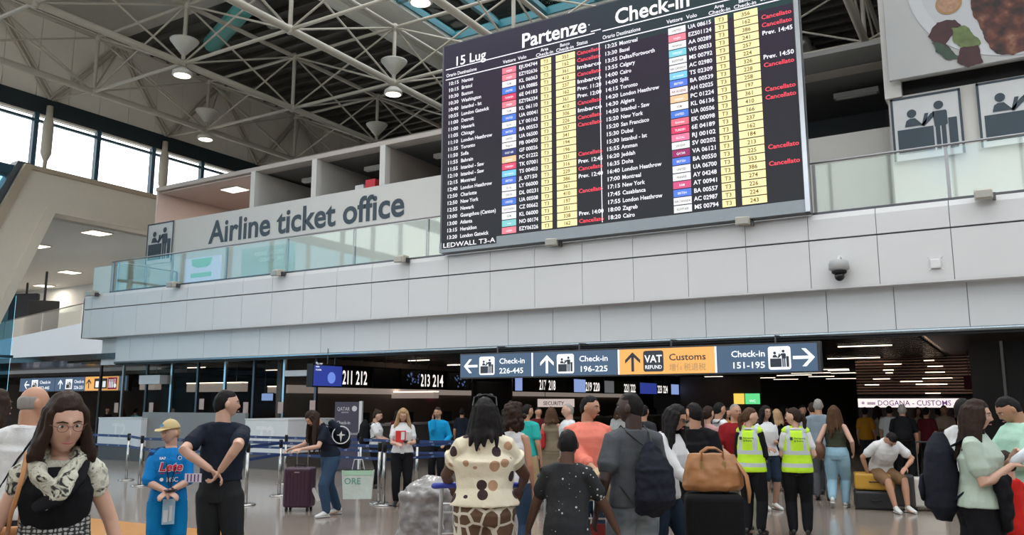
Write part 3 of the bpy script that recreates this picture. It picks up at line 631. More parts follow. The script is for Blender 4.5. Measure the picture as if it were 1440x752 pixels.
for x in (5.95, 6.45): mb.add([(x, Yf - .004, .14), (x + .22, Yf - .004, .14), (x + .22, Yf - .004, .4), (x, Yf - .004, .4)], [(0, 1, 2, 3)])
mb.build('white_print', whi_e, ls)
for x in (1, 7): MB().tube([(x, 0, .6), (x, 0, .75)], .02, 6).build('hanger', darkst, ls)
# ------------------------------------------------------------------ the long overhead sign
os_ = empty('overhead_sign', (-11.62, Y0 - .12, 2.31), 0, 'long blue and orange overhead sign with arrows, check-in numbers and customs', 'sign')
bx('casing', (-.03, -.06, -.03), (8.47, .14, .58), mat('sign_casing', (.05, .055, .06), .4), os_)
cut = [0, 2.03, 4.22, 6.40, 8.43]
for k in range(4): signpanel(os_, cut[k] + (.02 if k else 0), cut[k + 1] - .02, 0, .545, oran_e if k == 2 else navy_e, -.08)
mb = MB(); Yf = -.085
for k in (1, 2, 3): mb.add([(cut[k] - .02, Yf, 0), (cut[k] + .02, Yf, 0), (cut[k] + .02, Yf, .545), (cut[k] - .02, Yf, .545)], [(0, 1, 2, 3)])
arrow(mb, (.30, Yf, .27), .40, PI / 2); arrow(mb, (2.42, Yf, .27), .42, 0); arrow(mb, (8.16, Yf, .27), .42, -PI / 2)
def rrect(mb, x0, z0, x1, z1, r=.05, y=Yf):
    pts = []
    for cx, cz, a in ((x1 - r, z1 - r, 0), (x0 + r, z1 - r, 90), (x0 + r, z0 + r, 180), (x1 - r, z0 + r, 270)):
        for q in range(5): an = R(a + q * 22.5); pts.append((cx + r * math.cos(an), y, cz + r * math.sin(an)))
    mb.add(pts, [tuple(range(len(pts)))])
ics = [(.55, .05, .99, .49), (2.68, .05, 3.12, .49), (7.47, .04, 7.91, .50)]
for a in ics: rrect(mb, *a)
for x, s, s2 in ((1.12, 'Check-in', '226-445'), (3.25, 'Check-in', '196-225'), (6.72, 'Check-in', '151-195')):
    if x > 6: text(mb, s, (6.72, Yf, .31), .18, bold=.014, width=.68); text(mb, s2, (6.72, Yf, .08), .18, bold=.014, width=.64)
    else: text(mb, s, (x, Yf, .31), .18, bold=.014, width=.70); text(mb, s2, (x, Yf, .08), .18, bold=.014, width=.66)
mb.build('white_print', whi_e, os_)
mb = MB()
for a in ics: checkin_icon(mb, ((a[0] + a[2]) / 2, Yf - .004, (a[1] + a[3]) / 2), .40)
arrow(mb, (4.55, Yf, .27), .42, 0); rrect(mb, 4.80, .05, 5.26, .50); text(mb, 'Customs', (5.38, Yf, .28), .20, bold=.014, width=.80)
mb.build('navy_print', dk_e, os_)
mb = MB(); text(mb, 'VAT', (5.03, Yf - .004, .25), .22, bold=.02, align='CENTER', width=.40); text(mb, 'REFUND', (5.03, Yf - .004, .11), .11, bold=.015, align='CENTER', width=.38); mb.build('white_print', whi_e, os_)
mb = MB(); text(mb, '增值税退税', (5.38, Yf, .07), .17, width=.80); mb.build('brown_print', E('sign_brown', (.62, .40, .18), .6), os_)
for x in (1.0, 3.2, 5.4, 7.6): MB().tube([(x, .04, .55), (x, .04, .72), (x, .45, .74)], .02, 6).build('hanger', darkst, os_)
# ------------------------------------------------------------------ roof space frame
H0, H1, CE = 14.0, 16.3, 5.45
gx = [-30.62 + CE * k for k in range(8)]; gy = [7.6 + CE * k for k in range(8)]
tr = struct(empty('ceiling_truss'))
cyl = {}
def member(name, a, b_, r):
    k = (name, r)
    if k not in cyl: cyl[k] = MB().tube([(0, 0, 0), (0, 0, 1)], r, 8, cap=False, flat=True).mesh(name, truss_m, True)
    a, b_ = Vector(a), Vector(b_); d = b_ - a
    o = link(name, cyl[k], tr, a); o.rotation_mode = 'QUATERNION'; o.rotation_quaternion = Vector((0, 0, 1)).rotation_difference(d); o.scale = (1, 1, d.length)
nod = MB().ball((0, 0, 0), .17, 10, 7).mesh('node', truss_m, True)
for i, x in enumerate(gx):
    for j, y in enumerate(gy):
        link('node', nod, tr, (x, y, H0)); link('node', nod, tr, (x, y, H1)); member('post', (x, y, H0), (x, y, H1), .075)
        if i + 1 < len(gx):
            member('lower_chord', (x, y, H0), (x + CE, y, H0), .065); member('upper_chord', (x, y, H1), (x + CE, y, H1), .065)
            member('diagonal', (x, y, H0), (x + CE, y, H1), .038); member('diagonal', (x, y, H1), (x + CE, y, H0), .038)
        if j + 1 < len(gy):
            member('lower_chord', (x, y, H0), (x, y + CE, H0), .135); member('upper_chord', (x, y, H1), (x, y + CE, H1), .09)
            member('diagonal', (x, y, H0), (x, y + CE, H1), .038); member('diagonal', (x, y, H1), (x, y + CE, H0), .038)
# wall trusses: double struts in V shape
vy = [18.1 + 5.46 * k for k in range(-2, 6)]
for y in vy:
    for d in (-.12, .12):
        member('wall_strut', (WX + .2, y + d, 13.95), (WX + .2, y + d + 2.73, 17.4), .06); member('wall_strut', (WX + .2, y + d, 13.95), (WX + .2, y + d - 2.73, 17.4), .06)
    member('tie_rod', (WX + .2, y, 13.95), (gx[0], y + .35, H0), .05)
    for q in (-1, 1): member('tie_rod', (WX + .2, y + q * 2.73, 17.2), (gx[0], y + .35 , H0), .035)
for k, y in enumerate((17.95, 23.35, 28.8)):
    t = MB().lathe([(.07, 10.98), (.08, 11.3), (.2, 11.6), (.2, 12.9), (.13, 13.1), (.12, 13.6)], (WX + .35, y, 0), 16).build('column', truss_m, wl, smooth=True)
# deck
rf = struct(empty('ceiling_roof'))
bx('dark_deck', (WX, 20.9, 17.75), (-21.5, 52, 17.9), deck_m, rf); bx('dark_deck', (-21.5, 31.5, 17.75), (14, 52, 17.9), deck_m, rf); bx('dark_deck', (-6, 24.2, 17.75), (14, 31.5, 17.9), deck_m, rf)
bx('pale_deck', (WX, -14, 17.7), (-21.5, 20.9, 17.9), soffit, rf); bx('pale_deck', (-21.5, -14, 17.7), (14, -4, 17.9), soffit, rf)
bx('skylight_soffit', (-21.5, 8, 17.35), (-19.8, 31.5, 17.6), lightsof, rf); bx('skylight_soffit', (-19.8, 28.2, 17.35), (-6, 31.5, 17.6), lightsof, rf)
bx('skylight_edge', (-21.7, 8, 17.0), (-21.5, 31.7, 17.75), lightsof, rf)
for y in [8 + .85 * k for k in range(52)]:
    x0 = WX if y > 20.9 else 99
    if x0 < 0 and y < 31.5: bx('purlin', (WX, y, 17.5), (-21.7, y + .12, 17.75), deck_m, rf)
    if y < 24.2: pass
    elif y < 31.5: bx('purlin', (-6, y, 17.5), (14, y + .12, 17.75), deck_m, rf)
    else: bx('purlin', (WX, y, 17.5), (14, y + .12, 17.75), deck_m, rf)
sk = struct(empty('window_50'))
for x in [-19.8 + 2.3 * k for k in range(7)]: bx('bar', (x - .09, 8, 17.5), (x + .09, 28.2, 17.8), teal, sk)
for y in (8, 12.05, 16.1, 20.15, 24.2, 28.2): bx('bar', (-19.8, y - .1, 17.45), (-6, y + .1, 17.8), teal, sk)
for x in [-19.8 + 2.3 * k for k in range(6)]:
    for y in (8, 12.05, 16.1, 20.15, 24.2): bx('pane', (x + .1, y + .1, 17.7), (x + 2.2, y + 3.95, 17.72), sky_glass, sk)
for x in [-21.4 + 2.3 * k for k in range(16)]:  # unseen skylight bays added to light the facade from above
    for y0, y1 in (((-4, 8),) if x < -6 else ((-4, 8), (8, 24.2))): bx('bar', (x - .07, y0, 17.5), (x + .07, y1, 17.8), teal, sk); bx('pane', (x + .08, y0, 17.7), (min(14, x + 2.2), y1, 17.72), sky_glass, sk)
for y in (-4, 0, 4): bx('bar', (-21.5, y - .08, 17.45), (14, y + .08, 17.8), teal, sk)
for y in (12.05, 16.1, 20.15, 24.2): bx('bar', (-6, y - .08, 17.45), (14, y + .08, 17.8), teal, sk)
struct(bx('wall_rear', (-33, -14.3, 0), (14.3, -14, 11.5), mat('rear_wall', (.45, .44, .42), .7)))
struct(bx('wall_side', (14, -14, 0), (14.3, 17.4, 11.5), mat('rear_wall', ())))
wn = struct(empty('window_60'))  # unseen glazing added above the rear wall to let more light in
for k in range(16): x = -32.9 + 3.12 * k; bx('mullion', (x - .08, -14.2, 11.5), (x + .08, -14.05, 17.8), mull_m, wn); bx('pane', (x + .08, -14.13, 11.5), (min(14, x + 3.04), -14.11, 17.7), sky_glass, wn)
wn = struct(empty('window_61'))  # unseen side glazing, likewise added to brighten the hall
for k in range(10): y = -14 + 3.14 * k; bx('mullion', (14.05, y - .08, 11.5), (14.2, y + .08, 17.8), mull_m, wn); bx('pane', (14.11, y + .08, 11.5), (14.13, y + 3.06, 17.7), sky_glass, wn)
struct(bx('wall_upper', (9, 19.9, 3.4), (14.2, 20.1, 17.8), wall_w)); struct(bx('wall_far', (-33, 52, 5), (14, 52.2, 18), wall_p))
struct(bx('wall_far_side', (13.9, 17, 3), (14.1, 52, 18), wall_p))
# ducts
t = tag(MB().tube([onz(345, 10, 17), onz(298, 62, 17)], .38, 14).build('teal_duct', mat('teal_duct', (.10, .36, .33), .45), smooth=True), 'fat teal pipe between the roof beams at the top left', 'pipe')
def duct(a, b_, r, nm, lab, zz=17.1):
    A, B = onz(*a, zz), onz(*b_, zz); d = (B - A)
    t = empty(nm, A, 0, lab, 'duct'); n0 = max(3, int(d.length / .5))
    MB().tube([d * (k / n0) for k in range(n0 + 1)], [r * (1 if k % 2 else .93) for k in range(n0 + 1)], 14).build('hose', mat('foil', (.55, .55, .52), .35, .7, bump=.4), t, smooth=True)
    for q in (.1, .9): MB().lathe([(r * 1.06, -.06), (r * 1.06, .06)], d * q, 14).build('clamp', darkst, t)
duct((335, -20), (385, 30), .35, 'foil_duct', 'crinkled silver duct under the roof at the top left'); duct((1128, 60), (1158, 105), .35, 'foil_duct', 'crinkled silver duct under the roof right of the departures board')
# lamps on the nodes
cone = MB().lathe([(.10, .35), (.5, .85), (.52, .9), (.48, .88)], n=24).mesh('reflector', mat('lamp_shade', (.62, .6, .54), .5), True)
hous = MB().lathe([(.2, -.2), (.34, -.32), (.36, -.45), (.30, -.47)], n=24).mesh('housing', mat('lamp_shade', ()), True)
diff = MB().lathe([(.29, -.475), (.02, -.49)], n=24).mesh('diffuser', mat('lamp_bulb', (1, .9, .75), emit=6, ecol=(1, .86, .68)))
for i, x in enumerate(gx):
    for j, y in enumerate(gy):
        if (i, j) in ((1, 2), (0, 3), (2, 3), (3, 2), (1, 4)):
            px = {(1, 2): 'bell lamp under the truss node at the upper left, above the window band', (0, 3): 'bell lamp under the lowest truss node above the window strip', (2, 3): 'bell lamp under the truss node just left of the departures board', (3, 2): 'bell lamp under the truss node at the top edge above the board title', (1, 4): 'bell lamp above the ticket office bays near the word office'}.get((i, j))
            t = empty('bell_lamp', (x, y, H0), 0, px or 'bell lamp under a truss node outside or at the edge of the picture', 'lamp', None if px else 'bell lamps high under the roof')
            link('reflector', cone, t)
            if (i, j) != (1, 4): link('housing', hous, t); link('diffuser', diff, t)
            else: link('housing', hous, t)
# ------------------------------------------------------------------ check-in hall below the deck
grey_w = mat('grey_partition', (.20, .20, .20), .5); desk_w = mat('desk_white', (.62, .63, .64), .4, var=.03); desk_b = mat('desk_base', (.07, .06, .055), .5)
brown_w = mat('brown_panel', (.20, .155, .13), .5)
def desk(px0, px1, py, Y, depth, lab, txt=None):
    a, b_ = ony(px0, py, Y), ony(px1, py, Y); w_ = b_.x - a.x; h = a.z
    t = empty('check_in_desk', (a.x, Y, 0), 0, lab, 'desk')
    bx('body', (0, 0, .42), (w_, depth, h), desk_w, t, bevel=.01); bx('base', (.03, .04, 0), (w_ - .03, depth - .03, .42), desk_b, t); bx('counter_top', (-.01, -.01, h), (w_ + .01, depth, h + .03), desk_w, t)
    if txt:
        mb = MB(); text(mb, txt, (w_ / 2, -.006, .55 + .1), .62, bold=.03, align='CENTER'); mb.build('lettering', mat('desk_print', (.72, .72, .71), .3), t)
    return t
desk(345, 405, 590, 15.5, 1.9, 'white check-in desk with large pale T2 lettering right of the man in the dark polo', 'T2')
desk(139, 199, 588, 15.7, 1.6, 'white check-in desk with pale T2 lettering left of the boy in the cap', 'T2')
desk(412, 440, 592, 17.3, 1.0, 'grey desk just right of the lettered white desk')
a, b_ = ony(200, 588, 15.9), ony(345, 588, 15.9)
struct(bx('wall_partition', (a.x, 15.9, 0), (b_.x, 16.0, 1.42), grey_w))
a2, b2 = ony(130, 588, 18), ony(436, 588, 18)
gl = empty('glass_screen', (a2.x, 18.2, 0), 0, 'tall glass partition with steel posts behind the white desks', 'partition')
L_ = b2.x - a2.x
for k in range(9): x = L_ * k / 8; bx('post', (x - .04, -.04, 0), (x + .04, .04, 3.15), steel if k % 2 else darkst, gl)
for k in range(8): bx('glass_panel', (L_ * k / 8 + .05, -.01, 1.0), (L_ * (k + 1) / 8 - .05, .01, 3.1), glass_c, gl)
for k, (px, py) in enumerate(((164, 573), (213, 573), (284, 568), (346, 573), (395, 573), (440, 571))):
    p = ony(px, py, 18.17)
    tag(bx('paper_notice', (p.x - .11, 18.15, p.z - .17), (p.x + .11, 18.16, p.z + .17), mat('notice', (.55, .42, .38), .7)), ['pinkish paper notice on the glass at the far left, nearest the overhead sign', 'pinkish paper notice on the glass above the gap between the desks', 'pinkish paper notice on the glass above the boy in the cap', 'paper notice on the glass beside the face of the man in the dark polo', 'paper notice on the glass above the T2 desk', 'paper notice on the glass left of the dark roll-up banner'][k], 'notice')
blk = mat('glow_face', (.5, .42, .36), .6, emit=.3, ecol=(1, .82, .72))  # strip light falling on the bulkheads, put in as a faint glow
for k, (x0, x1, y0, y1, Y) in enumerate(((196, 218, 535, 548, 21), (262, 340, 538, 551, 22), (376, 440, 543, 553, 23), (530, 610, 551, 560, 24))):
    a, b_ = ony(x0, y1, Y), ony(x1, y0, Y)
    t = empty('bulkhead', (a.x, Y, a.z), 0, ['short pale lit bulkhead at the left end of the glass screen', 'pale lit bulkhead behind the glass above the boy in the cap', 'pale lit bulkhead behind the glass left of the first screen', 'pale lit bulkhead behind the counters 211 to 214'][k], 'bulkhead')
    bx('face', (0, 0, 0), (b_.x - a.x, .3, b_.z - a.z), blk, t); bx('trim', (0, -.02, b_.z - a.z), (b_.x - a.x, .3, b_.z - a.z + .03), lamp_w, t); [MB().tube([((b_.x - a.x) * q, .15, b_.z - a.z), ((b_.x - a.x) * q, .15, 3.2 - a.z)], .012, 6).build('hanger', darkst, t) for q in (.15, .85)]
for (x0, x1, y0, y1, Y, c, lb) in ((195, 225, 527, 540, 17.9, 'grey', 'white hanging box left of the first glass bay'), (399, 432, 520, 529, 17.9, 'w', 'white hanging box left of the first blue screen')):
    a, b_ = ony(x0, y1, Y), ony(x1, y0, Y); tag(bx('hanging_box', (a.x, Y, a.z), (b_.x, Y + .4, b_.z), desk_w), lb, 'box')
scr_b = mat('screen_blue', (.01, .02, .08), .3, emit=1.3, ecol=(.03, .05, .30)); scr_l = mat('screen_pale', (.2, .3, .5), .3, emit=1, ecol=(.35, .48, .90)); scr_d = mat('screen_dark', (.006, .006, .012), .2)
for k, (x0, x1, y0, y1) in enumerate(((368, 384, 553, 563), (412, 423, 555, 564), (425, 437, 556, 563))):
    a, b_ = ony(x0, y1, 20.5), ony(x1, y0, 20.5); t = empty('monitor', (a.x, 20.5, a.z), 0, 'small glowing %s monitor hanging behind the glass, %s' % (('pale blue', 'above the T2 desk') if k == 0 else ('dark blue', 'left of the pale pair') if k == 1 else ('pale blue', 'beside the dark blue one')), 'monitor')
    bx('screen', (0, -.01, 0), (b_.x - a.x, 0, b_.z - a.z), scr_l if k != 1 else scr_b, t); bx('case', (-.02, 0, -.02), (b_.x - a.x + .02, .05, b_.z - a.z + .02), dark_m, t); MB().tube([(.1, .03, b_.z - a.z), (.1, .03, 3.2 - a.z)], .012, 6).build('hanger', darkst, t)
# check-in island header: screens and counter numbers (faces +x)
XI = -16.5
ih = empty('counter_header', (XI, 16.9, 2.15), 0, 'long dark header beam carrying counter numbers 211 to 224', 'header')
bx('beam', (-.25, 0, -.02), (-.03, 29, .62), dark_m, ih)
for q in range(8): MB().tube([(-.14, 1 + q * 3.8, .6), (-.14, 1 + q * 3.8, 1.05)], .02, 6).build('hanger', darkst, ih)
mbn = MB()
def YI(px): return onx(px, 540, XI).y - 16.9
for a_, b_, s in ((482, 497.5, '211'), (501, 519, '212'), (592, 607, '213'), (609, 626, '214'), (759, 770, '217'), (772, 783, '218'), (824, 834, '219'), (835, 845, '220'), (878, 886, '221'), (887, 895, '222'), (925, 932, '223'), (933, 940, '224')):
    text(mbn, s, (-.02, YI(a_), .08), .56, right=(0, 1, 0), bold=.012, width=(YI(b_) - YI(a_)) * .86)
mbn.build('counter_numbers', E('number_white', (1, .93, .88), 1.15), ih)
for k, (a_, b_, m, lb) in enumerate(((437, 479, scr_b, 'glowing blue screen with a moon and white words beside number 211'), (522, 559, scr_d, 'switched-off black screen right of number 212'), (561, 590, scr_d, 'dark screen with a faint pattern left of number 213'), (628, 657, scr_d, 'dark screen with a blue pattern right of number 214'), (722, 733, scr_l, 'small pale screen right of the black column'), (805, 822, scr_l, 'pale blue screen left of number 219'), (848, 862, mat('screen_grey', (.1, .1, .1), .3, emit=.5, ecol=(.3, .3, .33)), 'grey screen right of number 220'), (898, 922, scr_b, 'blue screen between numbers 222 and 223'), (942, 953, scr_l, 'small pale screen right of number 224'))):
    y0, y1 = YI(a_) + 16.9, YI(b_) + 16.9
    t = empty('screen', (XI, y0, 2.12), 0, lb, 'screen'); D = y1 - y0
    bx('case', (.005, 0, 0), (.06, D, .64), dark_m, t); bx('display', (.06, .03, .04), (.065, D - .03, .60), m, t); MB().tube([(.03, D / 2, .6), (.03, D / 2, 1.08)], .012, 6).build('hanger', darkst, t)
    if k in (0, 2, 3):
        mb = MB(); text(mb, 'Please,\nmind the\nmargin' if 0 else 'Fly, our\nnew\nroutes', (.068, .1, .46), .085, right=(0, 1, 0), bold=.008)
        if k == 0: mb.build('white_print', whi_e, t)
        mb = MB(); rng = random.Random(k)
        if k == 0: disc(mb, (.067, D * .62, .27), .16, right=(0, 1, 0), n=20)
        else:
            for q in range(26): disc(mb, (.067, D * rng.uniform(.3, .9), rng.uniform(.12, .5)), rng.uniform(.01, .045), right=(0, 1, 0), n=6)
        mb.build('moon_print' if k == 0 else 'pattern_print', E('moon_blue', (.18, .30, .85), .8) if k == 0 else E('pattern_blue', (.10, .16, .35), .6), t)
for k in range(12):
    y = 19 + k * 2.2
    t = empty('check_in_desk', (XI - .5, y, 0), 0, ['nearest', 'second', 'third', 'fourth', 'fifth', 'sixth', 'seventh', 'eighth', 'ninth', 'tenth', 'eleventh', 'farthest'][k] + ' pale check-in counter of the receding row below the number header', 'desk', 'check-in counters along the receding row')
    bx('body', (-.4, 0, 0), (.4, 1.5, 1.0), grey_w, t); bx('counter_top', (-.45, -.03, 1.0), (.48, 1.53, 1.06), desk_w, t); bx('monitor', (-.1, .5, 1.06), (-.05, .95, 1.4), dark_m, t)
struct(bx('wall_island', (XI - 3.2, 18.6, 0), (XI - 3, 50, 3.2), brown_w))
bx('lit_strip', (XI - 2.98, 18.8, 2.0), (XI - 2.9, 45, 2.25), blk); tag(bpy.data.objects['lit_strip'], 'long pale lit strip on the wall behind the counters', 'light strip')
p = ony(592, 560, 20); t = tag(MB().build('neon', None), None); bpy.data.objects.remove(t)
mb = MB(); text(mb, '086', (XI - 2.85, 26.2, 1.9), .3, right=(0, 1, 0), bold=.02); tag(mb.build('neon_sign', E('neon_pink', (1, .10, .45), 1.2)), 'small glowing pink figures on the wall behind counter 213', 'sign')
# banner
p = onz(486, 662, 0)
t = empty('roll_up_banner', (p.x, p.y, 0), R(20), 'dark violet QATAR check-in banner with pale edge behind the woman with the suitcase', 'banner')
bx('panel', (-.33, -.03, .05), (.33, .03, 1.72), mat('banner_dark', (.06, .055, .085), .4), t); bx('pale_edge', (.33, -.05, .03), (.40, .05, 1.74), desk_w, t); bx('foot', (-.36, -.15, 0), (.42, .15, .05), darkst, t)
mb = MB(); text(mb, 'QATAR', (-.27, -.035, 1.5), .13, bold=.004, width=.34); text(mb, 'AIRWAYS', (-.15, -.035, 1.44), .045); text(mb, 'Check-in', (-.27, -.035, 1.16), .12, width=.36); text(mb, 'Closed', (.05, -.035, .9), .09); disc(mb, (.2, -.035, 1.55), .07, n=14)
mb.build('white_print', mat('banner_print', (.55, .55, .58), .5), t)
# black column
t = struct(MB().lathe([(.62, 0), (.62, 2.28), (.64, 2.29), (.64, 2.32), (.62, 2.33), (.62, 3.2)], (-13.45, 21.3, 0), 32).build('wall_column', mat('glossy_black', (.012, .012, .014), .12), smooth=True))
# right part: corridor wall with lit signs, customs front
a, b_ = ony(956, 530, 46), ony(1068, 530, 46)
struct(bx('wall_corridor', (a.x, 46, 0), (b_.x, 46.2, 3.2), brown_w))
for x0, x1, c, lb in ((1032, 1046, (1, .70, .12), 'small lit yellow sign above the man in the red polo'), (1048, 1068, (.15, .80, .30), 'small lit green sign right of the yellow one')):
    a, b_ = ony(x0, 568, 45.9), ony(x1, 553, 45.9); t = empty('lit_sign', (a.x, 45.95, a.z), 0, lb, 'sign')
    bx('face', (0, -.03, 0), (b_.x - a.x, 0, b_.z - a.z), E('lit_%d' % x0, c, .9), t); bx('case', (-.02, 0, -.02), (b_.x - a.x + .02, .05, b_.z - a.z + .02), dark_m, t)
    if x0 == 1048: mb = MB(); text(mb, 'WC', ((b_.x - a.x) / 2, -.035, .1), .2, align='CENTER', bold=.01); mb.build('white_print', whi_e, t)
a, b_ = ony(1207, 575, 30), ony(1372, 575, 30)
cw = struct(empty('wall_customs'))
bx('front', (a.x, 30, 0), (b_.x + 1, 30.2, 1.9), mat('customs_wall', (.15, .11, .10), .5), cw)
cm = mat('copper_slat', (.42, .26, .20), .22, .9)
for k in range(13):
    z = 1.98 + k * .095; bx('slat', (a.x, 29.98 - .02 * (k % 2), z), (b_.x + .4, 30.02, z + .055), cm, cw)
bx('slat_backing', (a.x, 30.03, 1.9), (b_.x + 1, 30.2, 3.3), dark_m, cw)
for k in range(14):
    z = 1.98 + random.randrange(12) * .095; x = a.x + random.random() * 2.6
    bx('slat_glint', (x, 29.93, z + .01), (x + random.uniform(.2, .7), 29.945, z + .03), lamp_w, cw)  # warm reflections on the slats, put in as glowing strips
s0, s1 = ony(1207, 572.5, 29.85), ony(1357, 560, 29.85)
t = empty('customs_sign', (s0.x, 29.85, s0.z), 0, 'long illuminated white sign reading DOGANA - CUSTOMS in violet letters', 'sign'); W_ = s1.x - s0.x; H_ = s1.z - s0.z
bx('glow_face', (0, 0, 0), (W_, .12, H_), E('customs_white', (1, .88, .86), 1.0), t); bx('frame', (-.03, .02, -.03), (W_ + .03, .14, H_ + .02), dark_m, t)
mb = MB(); text(mb, 'DOGANA - CUSTOMS', (W_ * .19, -.006, H_ * .22), .235, bold=.010, width=W_ * .68); mb.build('violet_print', E('customs_violet', (.16, .06, .22), .8), t)
mb = MB(); disc(mb, (W_ * .05, -.006, H_ * .5), .05); disc(mb, (W_ * .95, -.006, H_ * .5), .05); mb.add([(W_ * .09, -.006, H_ * .3), (W_ * .17, -.006, H_ * .3), (W_ * .17, -.006, H_ * .6), (W_ * .09, -.006, H_ * .6)], [(0, 1, 2, 3)]); mb.build('crest_print', E('customs_grey', (.55, .42, .5), .7), t)
a, b_ = ony(1362, 560, 24), ony(1440, 560, 24)
struct(bx('wall_dark_kiosk', (a.x + .1, 24, 0), (9, 24.3, 3.2), mat('kiosk_dark', (.018, .02, .026), .25)))
p = ony(1413, 540, 23.7); struct(MB().tube([(p.x, 23.7, 0), (p.x, 23.7, 3.2)], .035, 8).build('trim_1', desk_w))
p = ony(1363, 538, 28); t = empty('exit_sign', (p.x, 28, p.z), 0, 'small dull red sign below the ceiling right of the copper slats', 'sign'); bx('plate', (-.14, -.02, -.2), (.14, .02, .2), mat('red_plate', (.22, .02, .03), .5), t); MB().tube([(0, 0, .2), (0, 0, 3.2 - p.z)], .012, 6).build('hanger', darkst, t)
# back-wall shop strip right of the column
a, b_ = ony(756, 572, 28), ony(806, 563, 28)
t = empty('shop_sign', (a.x, 28, a.z), 0, 'pale lit strip sign above the crowd left of the man in the salmon shirt', 'sign'); bx('glow_face', (0, 0, 0), (b_.x - a.x, .1, .3), E('strip_pale', (.9, .75, .7), .6), t); MB().tube([(.3, .05, .3), (.3, .05, 3.2 - a.z)], .012, 6).build('hanger', darkst, t); mb = MB(); text(mb, 'SECURITY', (.25, -.005, .07), .2, bold=.01); mb.build('print', dk_e, t)
# ------------------------------------------------------------------ queue posts with belts
post_m = mat('post_steel', (.42, .41, .40), .25, 1); belt_m = mat('belt_blue', (.012, .035, .13), .55)
pb_ = MB().lathe([(.17, 0), (.17, .012), (.14, .03), (.035, .045)], n=20).mesh('base', post_m, True)
pp_ = MB().lathe([(.03, .03), (.03, .9)], n=12).mesh('pole', post_m, True)
ph_ = MB().lathe([(.036, .88), (.036, 1.0), (.03, 1.02)], n=12).mesh('head', dark_m, True)
PL = [(-18.6, 11.9), (-17.05, 11.8), (-15.66, 11.15), (-15.5, 13.0), (-13.7, 11.2), (-11.8, 11.32), (-11.23, 10.03), (-9.46, 11.36), (-9.22, 11.2), (-13.4, 13.0), (-11.4, 13.1), (-10.2, 14.6), (-8.9, 13.6), (-8.2, 14.7), (-9.9, 13.0)]
PLAB = ['second', 'third']
def whereis(p):
    v = p - O0; z = v.dot(FW); return 720 + FPX * v.dot(RT) / z
links = {0: 1, 1: 2, 2: 4, 4: 5, 5: 7, 3: 9, 9: 10, 6: 5, 10: 14, 14: 12, 12: 13, 8: 12}
for k, (x, y) in enumerate(PL):
    lab = ['steel queue post farthest left, beyond the woman with the scarf', 'steel queue post second from the left, left of the boy', 'steel queue post left of the boy, nearer one of the close pair', 'steel queue post left of the boy, farther one of the close pair', 'steel queue post just behind the boy in blue', 'steel queue post in front of the T2 desk, left of the violet suitcase', 'steel queue post just right of the man in the dark polo', 'steel queue post left one of the close pair beside the staff woman', 'steel queue post right one of the close pair beside the staff woman', 'steel queue post behind the man in the dark polo', 'steel queue post behind the violet suitcase', 'steel queue post right of the staff woman, near the man in the blue vest', 'steel queue post behind the plastic-wrapped luggage', 'steel queue post hidden half behind the woman in polka dots', 'steel queue post between the woman with the shopping bag and the staff woman'][k]
    t = empty('queue_post', (x, y, 0), 0, lab, 'queue post')
    link('base', pb_, t); link('pole', pp_, t); link('head', ph_, t)
    if k in links:
        d = Vector((PL[links[k]][0] - x, PL[links[k]][1] - y, 0)); n = d.normalized(); s = Vector((-n.y, n.x, 0)) * .002
        for z in ((.93, .985), (.72, .77)):
            mb = MB(); q0, q1 = n * .03, d - n * .03
            mb.add([q0 + s + Vector((0, 0, z[0])), q1 + s + Vector((0, 0, z[0])), q1 + s + Vector((0, 0, z[1])), q0 + s + Vector((0, 0, z[1])), q0 - s + Vector((0, 0, z[0])), q1 - s + Vector((0, 0, z[0])), q1 - s + Vector((0, 0, z[1])), q0 - s + Vector((0, 0, z[1]))], [(0, 1, 2, 3), (7, 6, 5, 4), (0, 4, 5, 1), (3, 2, 6, 7)])
            bo = mb.build('belt', belt_m, t)
            mb = MB(); n0 = int(d.length / .45)
            for q in range(n0): c = q0 + n * (.2 + q * .45) - s * 2 * (1 if s.y > 0 else -1); c.z = z[0] + .015; text(mb, 'ADR', c, .035, right=n if n.x > 0 else -n)
            if n0: mb.build('belt_print', mat('belt_print', (.4, .45, .55), .6), bo)
